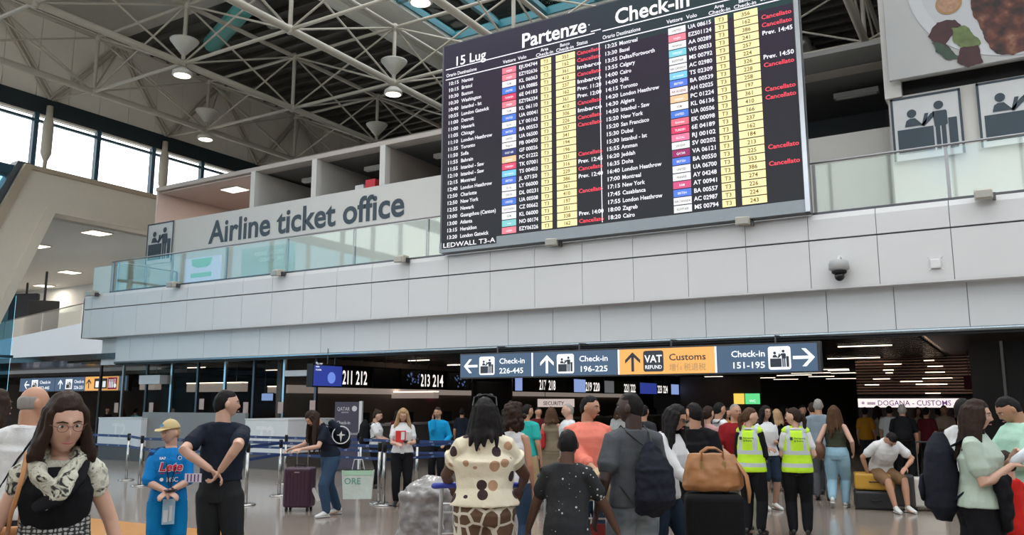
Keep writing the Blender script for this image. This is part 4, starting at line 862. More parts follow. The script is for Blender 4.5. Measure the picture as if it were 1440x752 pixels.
# ------------------------------------------------------------------ luggage
def suitcase(loc, rz, w_, d_, h_, m, lab, handle=0, soft=False, ribs=5, lying=False):
    t = empty('suitcase', loc, rz, lab, 'suitcase')
    z0 = 0 if lying else .06
    sh = MB().box((-w_ / 2, -d_ / 2, z0), (w_ / 2, d_ / 2, z0 + h_)).build('shell', m, t, bevel=min(w_, d_, h_) * .16)
    sh.modifiers['bevel'].segments = 4
    wh = dark_m
    if not lying:
        for sx in (-1, 1):
            for sy in (-1, 1): MB().lathe([(.03, -.015), (.03, .015)], n=12).build('wheel', wh, t, (sx * (w_ / 2 - .06), sy * (d_ / 2 - .05), .03)).rotation_euler = (0, PI / 2, 0)
        rb = MB()
        for k in range(ribs):
            x = -w_ / 2 + w_ * (k + 1) / (ribs + 1); rb.box((x - .008, -d_ / 2 - .006, z0 + .08), (x + .008, -d_ / 2 + .01, z0 + h_ - .08))
        if ribs: rb.build('ribs', m, t)
    zs = MB(); zs.box((-w_ / 2 - .002, -.006, z0 + .03), (w_ / 2 + .002, .006, z0 + h_ - .03)); zs.build('zip', dark_m, t)
    if lying: MB().tube([(-.08, -d_ / 2, h_ * .5), (-.07, -d_ / 2 - .035, h_ * .5), (.07, -d_ / 2 - .035, h_ * .5), (.08, -d_ / 2, h_ * .5)], .011, 6).build('grip', dark_m, t)
    else: MB().tube([(-.08, 0, z0 + h_ - .005), (-.07, 0, z0 + h_ + .03), (.07, 0, z0 + h_ + .03), (.08, 0, z0 + h_ - .005)], .011, 6).build('grip', dark_m, t)
    if handle:
        MB().tube([(-.09, d_ / 2 - .05, z0 + h_ * .8), (-.09, d_ / 2 - .05, z0 + h_ + handle)], .009, 6).build('telescopic_rod', post_m, t); MB().tube([(.09, d_ / 2 - .05, z0 + h_ * .8), (.09, d_ / 2 - .05, z0 + h_ + handle)], .009, 6).build('telescopic_rod', post_m, t)
        MB().tube([(-.1, d_ / 2 - .05, z0 + h_ + handle), (.1, d_ / 2 - .05, z0 + h_ + handle)], .014, 6).build('telescopic_handle', dark_m, t)
    return t
p = onz(420, 718, 0)
ps = suitcase((p.x, p.y, 0), R(25), .46, .28, .62, mat('violet_shell', (.045, .014, .035), .35), 'dark violet hard suitcase with raised handle beside the bending woman', .32, ribs=7)
mb = MB().box((-.03, -.02, -.2), (.03, -.015, .02)); mb.build('paper_tag', mat('paper', (.7, .68, .64), .8), ps, (.25, -.05, .34)).rotation_euler = (0, R(-28), 0)
mb = MB().box((-.04, -.15, .60), (.04, -.146, .615)); mb.build('badge', steel, ps)
# pile at the customs wall
blkc = mat('black_case', (.02, .02, .022), .4); yel = mat('yellow_case', (.50, .27, .03), .4); wht = mat('white_case', (.60, .57, .52), .35)
p = onz(1230, 716, 0); pil = p.copy()
suitcase((p.x, p.y + .1, 0), HEAD * .4, .62, .42, .30, blkc, 'black suitcase lying flat on the floor beneath the yellow case', lying=True)
suitcase((p.x + .0, p.y + .1, .31), HEAD * .4, .60, .40, .26, yel, 'yellow suitcase lying on top of the black case under the seated man', lying=True)
p = onz(1268, 717, 0); suitcase((p.x, p.y, 0), HEAD * .3, .42, .26, .50, mat('charcoal_case', (.035, .035, .035), .4), 'upright charcoal suitcase left of the white one', .0)
p = onz(1305, 718, 0); suitcase((p.x, p.y, 0), HEAD * .3, .46, .26, .46, wht, 'upright white suitcase with a tall handle beside the backpacker', .55, ribs=2)
p = onz(1348, 722, 0); suitcase((p.x, p.y + .6, 0), HEAD * .3, .40, .26, .50, blkc, 'black suitcase half hidden behind the woman with the backpack', .4)
def trolley(loc, rz, lab, hcol, base=True):
    t = empty('luggage_trolley', loc, rz, lab, 'trolley'); s_ = mat('trolley_steel', (.62, .63, .64), .3, .9); hb = hcol
    # handle side at -y, platform towards +y
    for sx in (-1, 1): MB().tube([(sx * .27, 0, .1), (sx * .27, -.02, .6), (sx * .26, -.08, 1.06)], .016, 8).build('upright', s_, t, smooth=True)
    for z in (.45, .7, .86): MB().tube([(-.27, -.01, z), (.27, -.01, z)], .010, 6).build('crossbar', s_, t)
    MB().tube([(-.32, -.10, 1.07), (-.26, -.16, 1.08), (.26, -.16, 1.08), (.32, -.10, 1.07)], .022, 8).build('handle', hb, t, smooth=True)
    for sx in (-1, 1): MB().tube([(sx * .27, 0, .12), (sx * .25, .8, .10)], .018, 6).build('side_rail', s_, t)
    bx('platform', (-.27, 0, .13), (.27, .8, .16), mat('trolley_red', (.20, .012, .012), .5), t)
    bx('advert_plate', (-.25, -.035, .3), (.25, -.02, .66), mat('trolley_red', ()), t)
    for x, y in ((-.24, .02), (.24, .02), (0, .78)): MB().lathe([(.06, -.02), (.06, .02)], n=12).build('wheel', dark_m, t, (x, y, .06)).rotation_euler = (0, PI / 2, 0)
    bk = MB()
    for k in range(7): bk.tube([(-.24 + .08 * k, .0, .74), (-.24 + .08 * k, .20, .74), (-.24 + .08 * k, .22, .9)], .005, 5)
    bk.tube([(-.25, .22, .9), (.25, .22, .9)], .008, 6); bk.build('basket', s_, t)
    return t
blue_h = mat('handle_blue', (.02, .035, .35), .4)
# plastic-wrapped bundle
wrap = mat('plastic_wrap', (.28, .265, .26), .28, var=.7, bump=1, bscale=22, spec=.5, coat=.1, nscale=12)
# ------------------------------------------------------------------ people
def skin(name, c): return mat('skin_' + name, c, .5, var=.05, nscale=12)
SK = dict(pale=skin('pale', (.56, .33, .24)), tan=skin('tan', (.46, .24, .15)), brown=skin('brown', (.10, .045, .028)), olive=skin('olive', (.38, .21, .14)), dark=skin('dark', (.045, .022, .016)))
def hairm(name, c):
    m = mat('hair_' + name, c, .55, var=.3, spec=.12)
    if 'hb' in m: return m
    m['hb'] = 1; n = m.node_tree.nodes; l = m.node_tree.links
    t = n.new('ShaderNodeTexCoord'); mp = n.new('ShaderNodeMapping'); mp.inputs['Scale'].default_value = (90, 90, 6); nn = n.new('ShaderNodeTexNoise'); nn.inputs['Scale'].default_value = 1
    bp = n.new('ShaderNodeBump'); bp.inputs['Strength'].default_value = .6; bp.inputs['Distance'].default_value = .006
    l.new(t.outputs['Object'], mp.inputs[0]); l.new(mp.outputs[0], nn.inputs['Vector']); l.new(nn.outputs['Fac'], bp.inputs['Height']); l.new(bp.outputs[0], n['Principled BSDF'].inputs['Normal']); return m
HM = dict(black=hairm('black', (.012, .010, .010)), dkbrown=hairm('dkbrown', (.030, .017, .012)), brown=hairm('brown', (.075, .038, .02)), blond=hairm('blond', (.36, .23, .12)), grey=hairm('grey', (.28, .26, .24)))
def cloth(name, c, r=.85, **k): return mat('cloth_' + name, c, r, var=.10, bump=.25, bscale=60, spec=.12, **k)
eye_w = mat('eye_white', (.6, .58, .55), .3); eye_d = mat('eye_dark', (.02, .012, .01), .15)
lip_m = mat('lips', (.38, .11, .10), .45); lip_d = mat('lips_dark', (.10, .035, .03), .45)
sole_m = mat('sole', (.6, .6, .58), .6)
def sstep(t): t = max(0, min(1, t)); return t * t * (3 - 2 * t)
def ik(a, c, l1, l2, pole):
    a, c = Vector(a), Vector(c); d = c - a; L = d.length
    if L > (l1 + l2) * .999: c = a + d * ((l1 + l2) * .999 / L); d = c - a; L = d.length
    k = (l1 * l1 - l2 * l2 + L * L) / (2 * L); h = math.sqrt(max(0, l1 * l1 - k * k)); n = d / L
    p = Vector(pole); p = p - n * p.dot(n); p = p.normalized() if p.length > 1e-5 else n.orthogonal()
    return a + n * k + p * h, c
MALE = [(.475, .072, .058), (.52, .098, .068), (.56, .094, .067), (.61, .085, .060), (.66, .086, .060), (.71, .094, .064), (.76, .094, .065), (.79, .088, .058), (.815, .072, .048), (.842, .044, .040)]
FEM = [(.475, .076, .062), (.52, .105, .074), (.56, .098, .068), (.62, .076, .054), (.66, .079, .056), (.71, .088, .064), (.745, .090, .070), (.785, .078, .054), (.815, .060, .044), (.842, .038, .036)]
ALLP = []
def person(lab, px, Z, top, face=180, H=None, sex='m', skin='pale', hair=('short', 'black'), lean=0, turn=0, nod=0, topw=None, bot=None, shoe=None,
           L=None, Rr=None, legs=None, girth=1.0, lod=1, pelvis=None, pos=None, tilt=0, lens=1.0, chest=1.0, curlL=.4, curlR=.4, poleL=(.5, .8, -.5), poleR=(-.5, .8, -.5), hsc=1.0, foot_dir=None, floor=0):
    """face: 0 = towards the camera, 90 = to the right of the picture, 180 = back view. L / Rr wrist targets as fractions of height (x: left is +, front is -y)"""
    if pos is None:
        P = dep(px, top, Z)
        H = H or P.z
        pos = Vector((P.x, P.y, floor))
    c = Vector((-pos.x, -pos.y, 0)).normalized(); c.rotate(Euler((0, 0, R(face))))
    rz = math.atan2(c.y, c.x) + PI / 2
    t = empty('person', pos, rz, lab, 'person'); t['H'] = H
    sm = SK[skin]; hs = (.6 + .4 * (1.72 / H)) * hsc; vox = {0: .0062, 1: .0095, 2: .014}[lod]; cv = max(vox, .0085)
    hipz = .52; pz = (pelvis if pelvis is not None else .52) - .52
    if pelvis is None and legs: pz = -.012
    T = MALE if sex == 'm' else FEM
    def S(x, y, z, k=1.0):      # standing torso coordinate (fractions) -> local metres
        a = R(lean) * sstep((z - .50) / .22) if lean else 0
        q = Vector((x, y, z - hipz)); q.rotate(Euler((a, 0, 0))) if a else None
        if tilt: q.rotate(Euler((0, R(tilt) * sstep((z - .5) / .3), 0)))
        return Vector((q.x, q.y, q.z + hipz + pz)) * H
    Rl = Euler((R(lean), R(tilt), 0)).to_matrix()
    def rad(z):
        for a, b_ in zip(T[:-1], T[1:]):
            if a[0] <= z <= b_[0]: f = (z - a[0]) / (b_[0] - a[0]); return (a[1] + (b_[1] - a[1]) * f, a[2] + (b_[2] - a[2]) * f)
        return T[0][1:] if z < T[0][0] else T[-1][1:]
    yo = lambda z: -.012 * sstep((z - .6) / .1) * (1 - sstep((z - .76) / .08)) + .010 * sstep((z - .76) / .08)
    def torso(mb, z0, z1, inf=0, gx=1.0, n=20, flare=0):
        zs = [z for z in [z0] + [q[0] for q in T if z0 < q[0] < z1] + [z1]]
        pts, rr = [], []
        for z in zs:
            a, b_ = rad(z); gi = girth if z < .78 else 1 + (girth - 1) * .4
            fl_ = 1 + flare * max(0, (z1 - z) / (z1 - z0))
            pts.append(S(0, yo(z), z)); rr.append(((a * gi * gx * fl_) * H + inf, (b_ * (gi ** 1.3) * fl_) * H + inf))
        mb.tube(pts, rr, n, up=(0, 1, 0), flat=True)
    def surf(x, z, off=.012):   # front surface of the torso, local metres
        a, b_ = rad(z); gi = girth if z < .78 else 1 + (girth - 1) * .4; A = a * gi * H + off; B = b_ * gi ** 1.3 * H + off
        y = -B * math.sqrt(max(0, 1 - (x / A) ** 2)); c0 = S(0, yo(z), z); v = Vector((x, y, 0)); v.rotate(Euler((R(lean) * sstep((z - .50) / .22), 0, 0))); return c0 + v
    sw = .098 if sex == 'm' else .084; sw *= (1 + (girth - 1) * .35)
    if H < 1.58 and sex == 'm': sw = .090
    sh = {1: S(sw, .008, .797), -1: S(-sw, .008, .797)}
    ua, fa, hd_ = .172 * H, .148 * H, .105 * H
    AR = {}
    for s, tg, pole in ((1, L, poleL), (-1, Rr, poleR)):
        tg = Vector(tg) * H if tg else (S(s * (sw + .035), 0, .805) - Vector((0, .01, .318)) * H + Vector((0, -.02, 0)) * H)
        if tg and pz and (L or Rr): tg = tg + Vector((0, 0, 0))
        AR[s] = (sh[s], *ik(sh[s], tg, ua, fa, pole))
    lg = legs or [(.055, .0, .045), (-.055, .0, .045)]
    LG = {}
    for s, q in ((1, lg[0]), (-1, lg[1])):
        hp = Vector((s * .052, 0, .50 + pz)) * H; an = Vector((q[0], q[1], q[2])) * H
        kp = q[3] if len(q) > 3 else (s * .12, -1, 0)
        LG[s] = (hp, *ik(hp, an, .235 * H, .232 * H, kp))
    # ---- head frame
    hk = H * hs
    nb = S(0, .012, .845); Rh = Rl @ Euler((0, 0, R(turn))).to_matrix() @ Euler((R(nod), 0, 0)).to_matrix()
    hc = nb + (Rl @ Vector((0, -.006, .02))) * H + Rh @ Vector((0, -.012, .069)) * hk
    ha, hb, hz = .0445 * hk, .056 * hk, .066 * hk * lens
    Mh = Matrix.Translation(hc) @ Rh.to_4x4()
    def headpt(u, v):           # u azimuth (0 = front -y), v elevation
        x, y, z = math.cos(v) * math.sin(u), -math.cos(v) * math.cos(u), math.sin(v)
        X, Y, Zz = x, y, z
        if z < 0: X *= 1 - .30 * (-z) ** 1.6; Y *= (1 - .10 * (-z)) if y < 0 else 1 - .45 * (-z) ** 1.2
        if z < -.6 and y < 0: Y *= 1.12
        fx = x; f = -y
        if f > .1:
            g_ = lambda cx, cz, sx_, sz_: math.exp(-((fx - cx) / sx_) ** 2 - ((z - cz) / sz_) ** 2)
            Y -= .26 * g_(0, -.22, .10, .13) + .11 * g_(0, .0, .08, .2) + .05 * g_(0, .22, .5, .10) - .11 * g_(.36, .06, .17, .11) - .11 * g_(-.36, .06, .17, .11) + .075 * g_(0, -.55, .22, .09) + .10 * g_(0, -.88, .25, .14) - .05 * g_(0, -.70, .25, .06)
            Y -= .03 * (g_(.5, -.25, .2, .2) + g_(-.5, -.25, .2, .2))
        return Mh @ Vector((X * ha, Y * hb, Zz * hz))
    def headmesh(mb, nu, nv):
        vs = []
        for i in range(nv + 1):
            v = -PI / 2 + PI * (i / nv); v = max(-PI / 2 + .03, min(PI / 2 - .03, v))
            for k in range(nu): vs.append(headpt(2 * PI * k / nu, v))
        fs = [(i * nu + k, i * nu + (k + 1) % nu, (i + 1) * nu + (k + 1) % nu, (i + 1) * nu + k) for i in range(nv) for k in range(nu)]
        fs += [tuple(range(nu))[::-1], tuple(nv * nu + k for k in range(nu))]
        mb.add(vs, fs)
    def arm(mb, s, inf=0, to=9, k=1.0, cuff=0, start=0):
        a, e, w_ = AR[s]; r = [.031, .030, .0255, .0245, .022, .0155] if sex == 'm' else [.027, .026, .0215, .0205, .0185, .0135]
        ch = S(s * .042, .008, .818); pts = [ch, a, a.lerp(e, .35), e, e.lerp(w_, .25), w_]; ws = [0, 0, .35, 1, 1.25, 2]
        rr = [(.024 if sex == 'm' else .020) * H, *[q * H for q in (r[0], r[1], r[2], r[4] * 1.08, r[5])]]
        gq = 1 + (girth - 1) * .6
        out, ro = [], []
        for j in range(len(pts)):
            if ws[j] <= to: out.append(pts[j]); ro.append(rr[j] * gq * k + inf)
            else:
                f = (to - ws[j - 1]) / (ws[j] - ws[j - 1])
                if f > .05: out.append(pts[j - 1].lerp(pts[j], f)); ro.append((rr[j - 1] + (rr[j] - rr[j - 1]) * f) * gq * k + inf + cuff)
                break
        mb.tube(out, ro, 14)
    def hand(mb, s, curl):
        a, e, w_ = AR[s]; d = (w_ - e).normalized(); n_ = Vector((-s, 0, 0)) if abs(d.z) > .6 else Vector((-s * .5, 0, -1)); n_ = (n_ - d * n_.dot(d)).normalized(); x = d.cross(n_).normalized()
        if s < 0: pass
        q = H / 1.75; pl = .095 * q
        mb.tube([w_ - d * .01, w_ + d * pl * .35, w_ + d * pl], [(.022 * q, .016 * q), (.036 * q, .015 * q), (.040 * q, .012 * q)], 12, up=n_)
        fr = Vector((0, -1, 0)); xs_ = 1 if x.dot(fr) > 0 else -1      # index finger side = front
        for f, ln in enumerate((.9, 1.0, .93, .75)):
            b0 = w_ + d * pl * .95 + x * xs_ * (.028 - .0185 * f) * q; pts = [b0]; an = curl * .5; cur = b0
            for sg_ in (.040, .026, .022):
                dd = d * math.cos(an) + n_ * math.sin(an); cur = cur + dd * sg_ * ln * q; pts.append(cur); an += curl
            mb.tube(pts, [r_ * q for r_ in (.0088, .0084, .0078, .0066)], 8)
        b0 = w_ + d * .022 * q + x * xs_ * .024 * q; d1 = (d * .7 + x * xs_ * .6 + n_ * .35).normalized(); p1 = b0 + d1 * .045 * q; d2 = (d * .85 + x * xs_ * .2 + n_ * .45 * (1 + curl)).normalized()
        mb.tube([b0, p1, p1 + d2 * .032 * q], [.012 * q, .0105 * q, .0085 * q], 8)
    def leg(mb, s, inf=0, to=9, k=1.0, flare=0, taper=1.0):
        h_, kn, an = LG[s]; rr = [.052, .050, .034, .033, .019] if sex == 'm' else [.055, .053, .034, .032, .017]
        pts = [h_ + Vector((0, 0, .015 * H)), h_.lerp(kn, .3), kn, kn.lerp(an, .3), an]; ws = [0, .3, 1, 1.3, 2]
        out, ro = [], []
        for j in range(5):
            r_ = rr[j] * H * (1 + (girth - 1) * .7) * k + inf + flare * ws[j] / 2
            if ws[j] <= to: out.append(pts[j]); ro.append(r_)
            else:
                f = (to - ws[j - 1]) / (ws[j] - ws[j - 1]); out.append(pts[j - 1].lerp(pts[j], f)); r2 = rr[j - 1] * H * (1 + (girth - 1) * .7) * k + inf + flare * ws[j - 1] / 2; ro.append(r2 + (r_ - r2) * f); break
        mb.tube(out, ro, 16)
    # ---- the body: one continuous surface
    B = MB(); thin = .93
    torso(B, .475, .842, gx=thin)
    B.tube([S(0, .012, .83), nb, hc + Rh @ Vector((0, .014, -.035)) * hk], [(.040 * H, .038 * H), (.035 * H, .037 * H), (.034 * H, .040 * H)] if sex == 'm' else [(.034 * H, .032 * H), (.029 * H, .031 * H), (.029 * H, .034 * H)], 14)
    headmesh(B, *((56, 44) if lod == 0 else (36, 28) if lod == 1 else (20, 14)))
    for s in (-1, 1):
        B.ball(Mh @ Vector((s * ha * 1.0, .004 * hk, -.004 * hk)), (.008 * hk, .012 * hk, .019 * hk), 10, 6, M=Rh)
        arm(B, s); hand(B, s, curlL if s > 0 else curlR); 
        if bot and bot[0] in ('shorts', 'skirt', 'capri'): leg(B, s)
        else: leg(B, s, to=1.9, k=.8)
        an = LG[s][2]; 
        B.tube([an, an + Vector((0, -.02, -.02)) * H, an + Vector((0, -.09, -.03)) * H], [.02 * H, (.024 * H, .018 * H), (.02 * H, .010 * H)], 8)
    bo = B.build('body', sm, t, remesh=vox, smit=1 if lod < 2 else 0)
    vis = abs(((face + turn + 180) % 360) - 180) < 120
    if vis and lod < 2:
        for s in (-1, 1):
            e = Vector((s * .0165 * hk, -.0468 * hk, .004 * hk))
            M2 = Mh @ Matrix.Translation(e); q = MB().ball((0, 0, 0), (.0080 * hk, .0045 * hk, .0032 * hk), 12, 8); q.v = [tuple(M2 @ Vector(v)) for v in q.v]
            eo = q.build('eye', eye_w, t, smooth=True)
            q = MB().ball((0, -.0035 * hk, 0), (.0034 * hk, .003 * hk, .0031 * hk), 10, 6); q.v = [tuple(M2 @ Vector(v)) for v in q.v]; q.build('iris', eye_d, eo, smooth=True)
            mb = MB().tube([Mh @ Vector((s * x * hk, y * hk, z * hk)) for x, y, z in ((.006, -.0565, .0135), (.017, -.0545, .0165), (.028, -.044, .0125))], [.0014 * hk, .0022 * hk, .001 * hk], 6)
            mb.build('eyebrow', HM[hair[1] if hair[1] else 'grey'], t, smooth=True)
        lm_ = lip_d if skin in ('brown', 'dark') else lip_m
        mb = MB().tube([Mh @ Vector((x * hk, y * hk, z * hk)) for x, y, z in ((-.0135, -.0505, -.0365), (-.006, -.0580, -.0352), (0, -.0590, -.0358), (.006, -.0580, -.0352), (.0135, -.0505, -.0365))], [.0010 * hk, .0026 * hk, .0028 * hk, .0026 * hk, .0010 * hk], 8)
        mb.build('lips', lm_, t, smooth=True)
    # ---- hair
    st_, hc_ = hair[0], hair[1]
    if st_ != 'none':
        hmz = HM[hc_]; hh = MB(); nu, nv = (44, 30) if lod == 0 else (30, 20)
        ext = {'short': 1.075, 'crop': 1.03, 'balding': 1.02, 'curly': 1.42, 'bob': 1.14}.get(st_, 1.13)
        vs = []
        for i in range(nv + 1):
            v = max(-PI / 2 + .03, min(PI / 2 - .03, -PI / 2 + PI * i / nv))
            for k in range(nu):
                u = 2 * PI * k / nu; z = math.sin(v); x, y = math.cos(v) * math.sin(u), -math.cos(v) * math.cos(u)
                lim = -.42 if st_ in ('short', 'crop', 'balding', 'bun', 'pony') else -.55
                back = sstep((y + .18) / .25)                       # 0 at the face, 1 at the back
                hairy = max(sstep((z - .46 + .12 * abs(x)) / .14), back * sstep((z - (lim - .35 * sstep((y - .2) / .5))) / .2))
                if st_ == 'balding': hairy = back * sstep((z + .5) / .2) * (1 - sstep((z - .35) / .2))
                nz_ = noise.noise(Vector((x, y, z)) * (7 if st_ == 'curly' else 3.0)) * (.16 if st_ == 'curly' else .05)
                f = .86 + (ext + nz_ - .86) * hairy
                vs.append(Mh @ Vector((x * ha * f, y * hb * f + (.004 * hk), z * hz * f)))
        hh.add(vs, [(i * nu + k, i * nu + (k + 1) % nu, (i + 1) * nu + (k + 1) % nu, (i + 1) * nu + k) for i in range(nv) for k in range(nu)] + [tuple(range(nu))[::-1], tuple(nv * nu + k for k in range(nu))])
        if st_ in ('long', 'shoulder', 'bob'):
            Ln = {'long': .20, 'shoulder': .125, 'bob': .085}[st_] * H * (hair[2] if len(hair) > 2 else 1)
            for k in range(11):
                u = R(62 + (360 - 124) * k / 10); dx, dy = math.sin(u), -math.cos(u)
                p0 = Mh @ Vector((dx * ha * .95, dy * hb * .95, hz * .45)); p1 = Mh @ Vector((dx * ha * (1.06 if st_ == 'bob' else 1.14), dy * hb * 1.08, -.2 * hz)); out_ = Rh @ Vector((dx, max(dy, -.1), 0)); out_.z = 0
                p2 = hc + out_ * .062 * hk + Vector((0, 0, -hz * 1.0)) ; p3 = hc + out_ * ((.062 if st_ == 'bob' else .076) + .012 * math.sin(k * 2.3)) * hk + Vector((0, .02 * H * max(0, dy), -hz - Ln * (.8 + .2 * math.sin(k * 1.7 + 1))))
                hh.tube([p0, p1, p2, p2.lerp(p3, .5), p3], [.014 * hk, .017 * hk, .018 * hk, .016 * hk, .007 * hk] if st_ != 'bob' else [.010 * hk, .013 * hk, .015 * hk, .013 * hk, .006 * hk], 8)
        if st_ == 'pony':
            p0 = Mh @ Vector((0, hb * 1.0, hz * .25)); b_ = Rh @ Vector((0, 1, 0)); hh.tube([p0 - b_ * .02, p0 + b_ * .03, p0 + b_ * .05 + Vector((0, 0, -.06)), p0 + b_ * .045 + Vector((0, 0, -.17)), p0 + b_ * .03 + Vector((0, 0, -.26))], [.018, .026, .03, .024, .010], 10)
        if st_ == 'bun': hh.ball(Mh @ Vector((0, hb * .75, hz * .92)), .022 * hk, 12, 8)
        if st_ == 'curly':
            rg = random.Random(3)
            for k in range(60):
                u, v = rg.uniform(R(70), R(290)), rg.uniform(-1.3, 1.3); q = Vector((math.cos(v) * math.sin(u) * ha * 1.45, -math.cos(v) * math.cos(u) * hb * 1.35, math.sin(v) * hz * 1.35 - .02 * H * (v < 0))); hh.ball(Mh @ q, rg.uniform(.02, .034), 7, 5)
        if lod == 2 and st_ in ('short', 'crop'): hh.build('hair', hmz, t, smooth=True)
        else: hh.build('hair', hmz, t, remesh=max(vox, .008), disp=.008 if st_ not in ('crop', 'balding') else 0, dsize=.035)
    # ---- clothes
    if topw:
        kind, m_, hem, fit = topw[:4]; C = MB(); opt = topw[4] if len(topw) > 4 else {}
        torso(C, hem, opt.get('neck', .843), inf=.010 + fit, flare=opt.get('flare', .0))
        sl = {'tank': 0, 'tee': .62, 'long': 1.93, 'half': .95, 'threeq': 1.35, 'cap': .4}[kind]
        for s in (-1, 1):
            if sl: arm(C, s, inf=.009 + fit * .6, to=sl, cuff=opt.get('cuff', .006))
            else: C.tube([S(s * .04, .006, .818), S(s * .066, .006, .808)], [.026 * H, .024 * H], 10)
        co = C.build({'tank': 'top', 'tee': 't_shirt', 'long': 'shirt', 'half': 'blouse', 'threeq': 'shirt', 'cap': 'blouse'}[kind], m_, t, remesh=cv, disp=.016 if lod < 2 else 0, dsize=.11, smit=2)
        if opt.get('collar'):
            mb = MB(); mb.tube([S(.0, -.040, .812), S(.040, -.018, .828), S(.040, .036, .838), S(0, .054, .842), S(-.040, .036, .838), S(-.040, -.018, .828), S(.0, -.040, .812)], [(.018, .014)] * 7, 8); mb.build('collar', opt['collar'], co, smooth=True)
    if bot:
        kind, m_, fit = bot[:3]; C = MB()
        if kind == 'skirt':
            C.tube([S(0, 0, bot[4] if len(bot) > 4 else .60), S(0, 0, .55), S(0, 0, .50), S(0, -.01, .42), S(0, -.01, bot[3])], [(rad(.6)[0] * girth * H + .008, rad(.6)[1] * girth * H + .01), (.100 * girth * H, .075 * girth * H), (.112 * girth * H, .085 * girth * H), (.112 * girth * H + fit, .085 * girth * H + fit), (.115 * girth * H + fit, .085 * girth * H + fit)], 24, up=(0, 1, 0), flat=True)
        else:
            torso(C, .475, .60, inf=.006 + fit * .3)
            to = {'trousers': 1.94, 'shorts': .88, 'capri': 1.6}[kind]
            for s in (-1, 1): leg(C, s, inf=.006 + fit * .6, to=to, flare=fit * .6)
        C.build({'skirt': 'skirt', 'trousers': 'trousers', 'shorts': 'shorts', 'capri': 'trousers'}[kind], m_, t, remesh=max(cv, .010), disp=.014 if lod < 2 else 0, dsize=.13, smit=2)
    if shoe and lod < 2 or shoe and Z and Z > 9:
        for s in (-1, 1):
            an = LG[s][2]; d = Vector((s * .12, -1, 0)).normalized(); z0 = an.z - .043 * H
            heel = an.z > .06 * H; tilt_ = -.5 if heel else 0
            C = MB(); d3 = Vector((d.x, d.y, tilt_)).normalized(); up_ = Vector((0, 0, 1)); b0 = Vector((an.x, an.y, an.z - .018 * H)) - d * .018 * H
            k = H / 1.75 * .98
            C.tube([b0 + up_ * .025 * k, b0 + d3 * .06 * k + up_ * .018 * k, b0 + d3 * .13 * k, b0 + d3 * .2 * k - up_ * .012 * k, b0 + d3 * .235 * k - up_ * .016 * k], [(.034 * k, .045 * k), (.038 * k, .05 * k), (.043 * k, .035 * k), (.04 * k, .024 * k), (.026 * k, .016 * k)], 12, up=(0, 0, 1))
            so = C.build('shoe', shoe, t, smooth=True)
            C = MB(); sz = -.030 * k; C.tube([b0 - d * .02 * k + up_ * sz, b0 + d3 * .08 * k + up_ * sz, b0 + d3 * .17 * k + up_ * sz, b0 + d3 * .245 * k + up_ * sz], [(.033 * k, .012), (.036 * k, .012), (.042 * k, .012), (.02 * k, .012)], 10, up=(0, 0, 1), flat=True); C.build('sole', sole_m if shoe.name.find('white') >= 0 else dark_m, so)
    info = dict(t=t, H=H, S=S, surf=surf, AR=AR, Mh=Mh, hk=hk, ha=ha, hb=hb, hz=hz, Rh=Rh, rz=rz, pos=pos, hc=hc, LG=LG, rad=rad)
    ALLP.append(info); return info
def to_world(p, v): return Vector(p['pos']) + Matrix.Rotation(p['rz'], 3, 'Z') @ Vector(v)
def thing_on(p, name, lab, cat): return empty(name, p['pos'], p['rz'], lab, cat)
def glasses(p, m=None, dark=False):
    Mh, hk = p['Mh'], p['hk']; m = m or mat('glass_frame', (.06, .04, .03), .3); mb = MB()
    for s in (-1, 1):
        pts = [Mh @ Vector(((s * .0175 + .0125 * math.cos(a)) * hk, -.0620 * hk, (.003 + .0095 * math.sin(a)) * hk)) for a in [2 * PI * k / 14 for k in range(15)]]
        mb.tube(pts, .0016, 5)
        mb.tube([Mh @ Vector((s * .030 * hk, -.060 * hk, .006 * hk)), Mh @ Vector((s * .0455 * hk, -.03 * hk, .007 * hk)), Mh @ Vector((s * .046 * hk, .005 * hk, .004 * hk))], .0018, 5)
    mb.tube([Mh @ Vector((-.006 * hk, -.063 * hk, .006 * hk)), Mh @ Vector((.006 * hk, -.063 * hk, .006 * hk))], .0016, 5)
    o = mb.build('glasses', m, p['t'])
    if dark:
        mb = MB()
        for s in (-1, 1): mb.add([Mh @ Vector(((s * .0175 + .0125 * math.cos(a)) * hk, -.0622 * hk, (.003 + .0095 * math.sin(a)) * hk)) for a in [2 * PI * k / 14 for k in range(14)]], [tuple(range(14))])
        mb.build('dark_lenses', mat('dark_lens', (.01, .01, .012), .1), o)
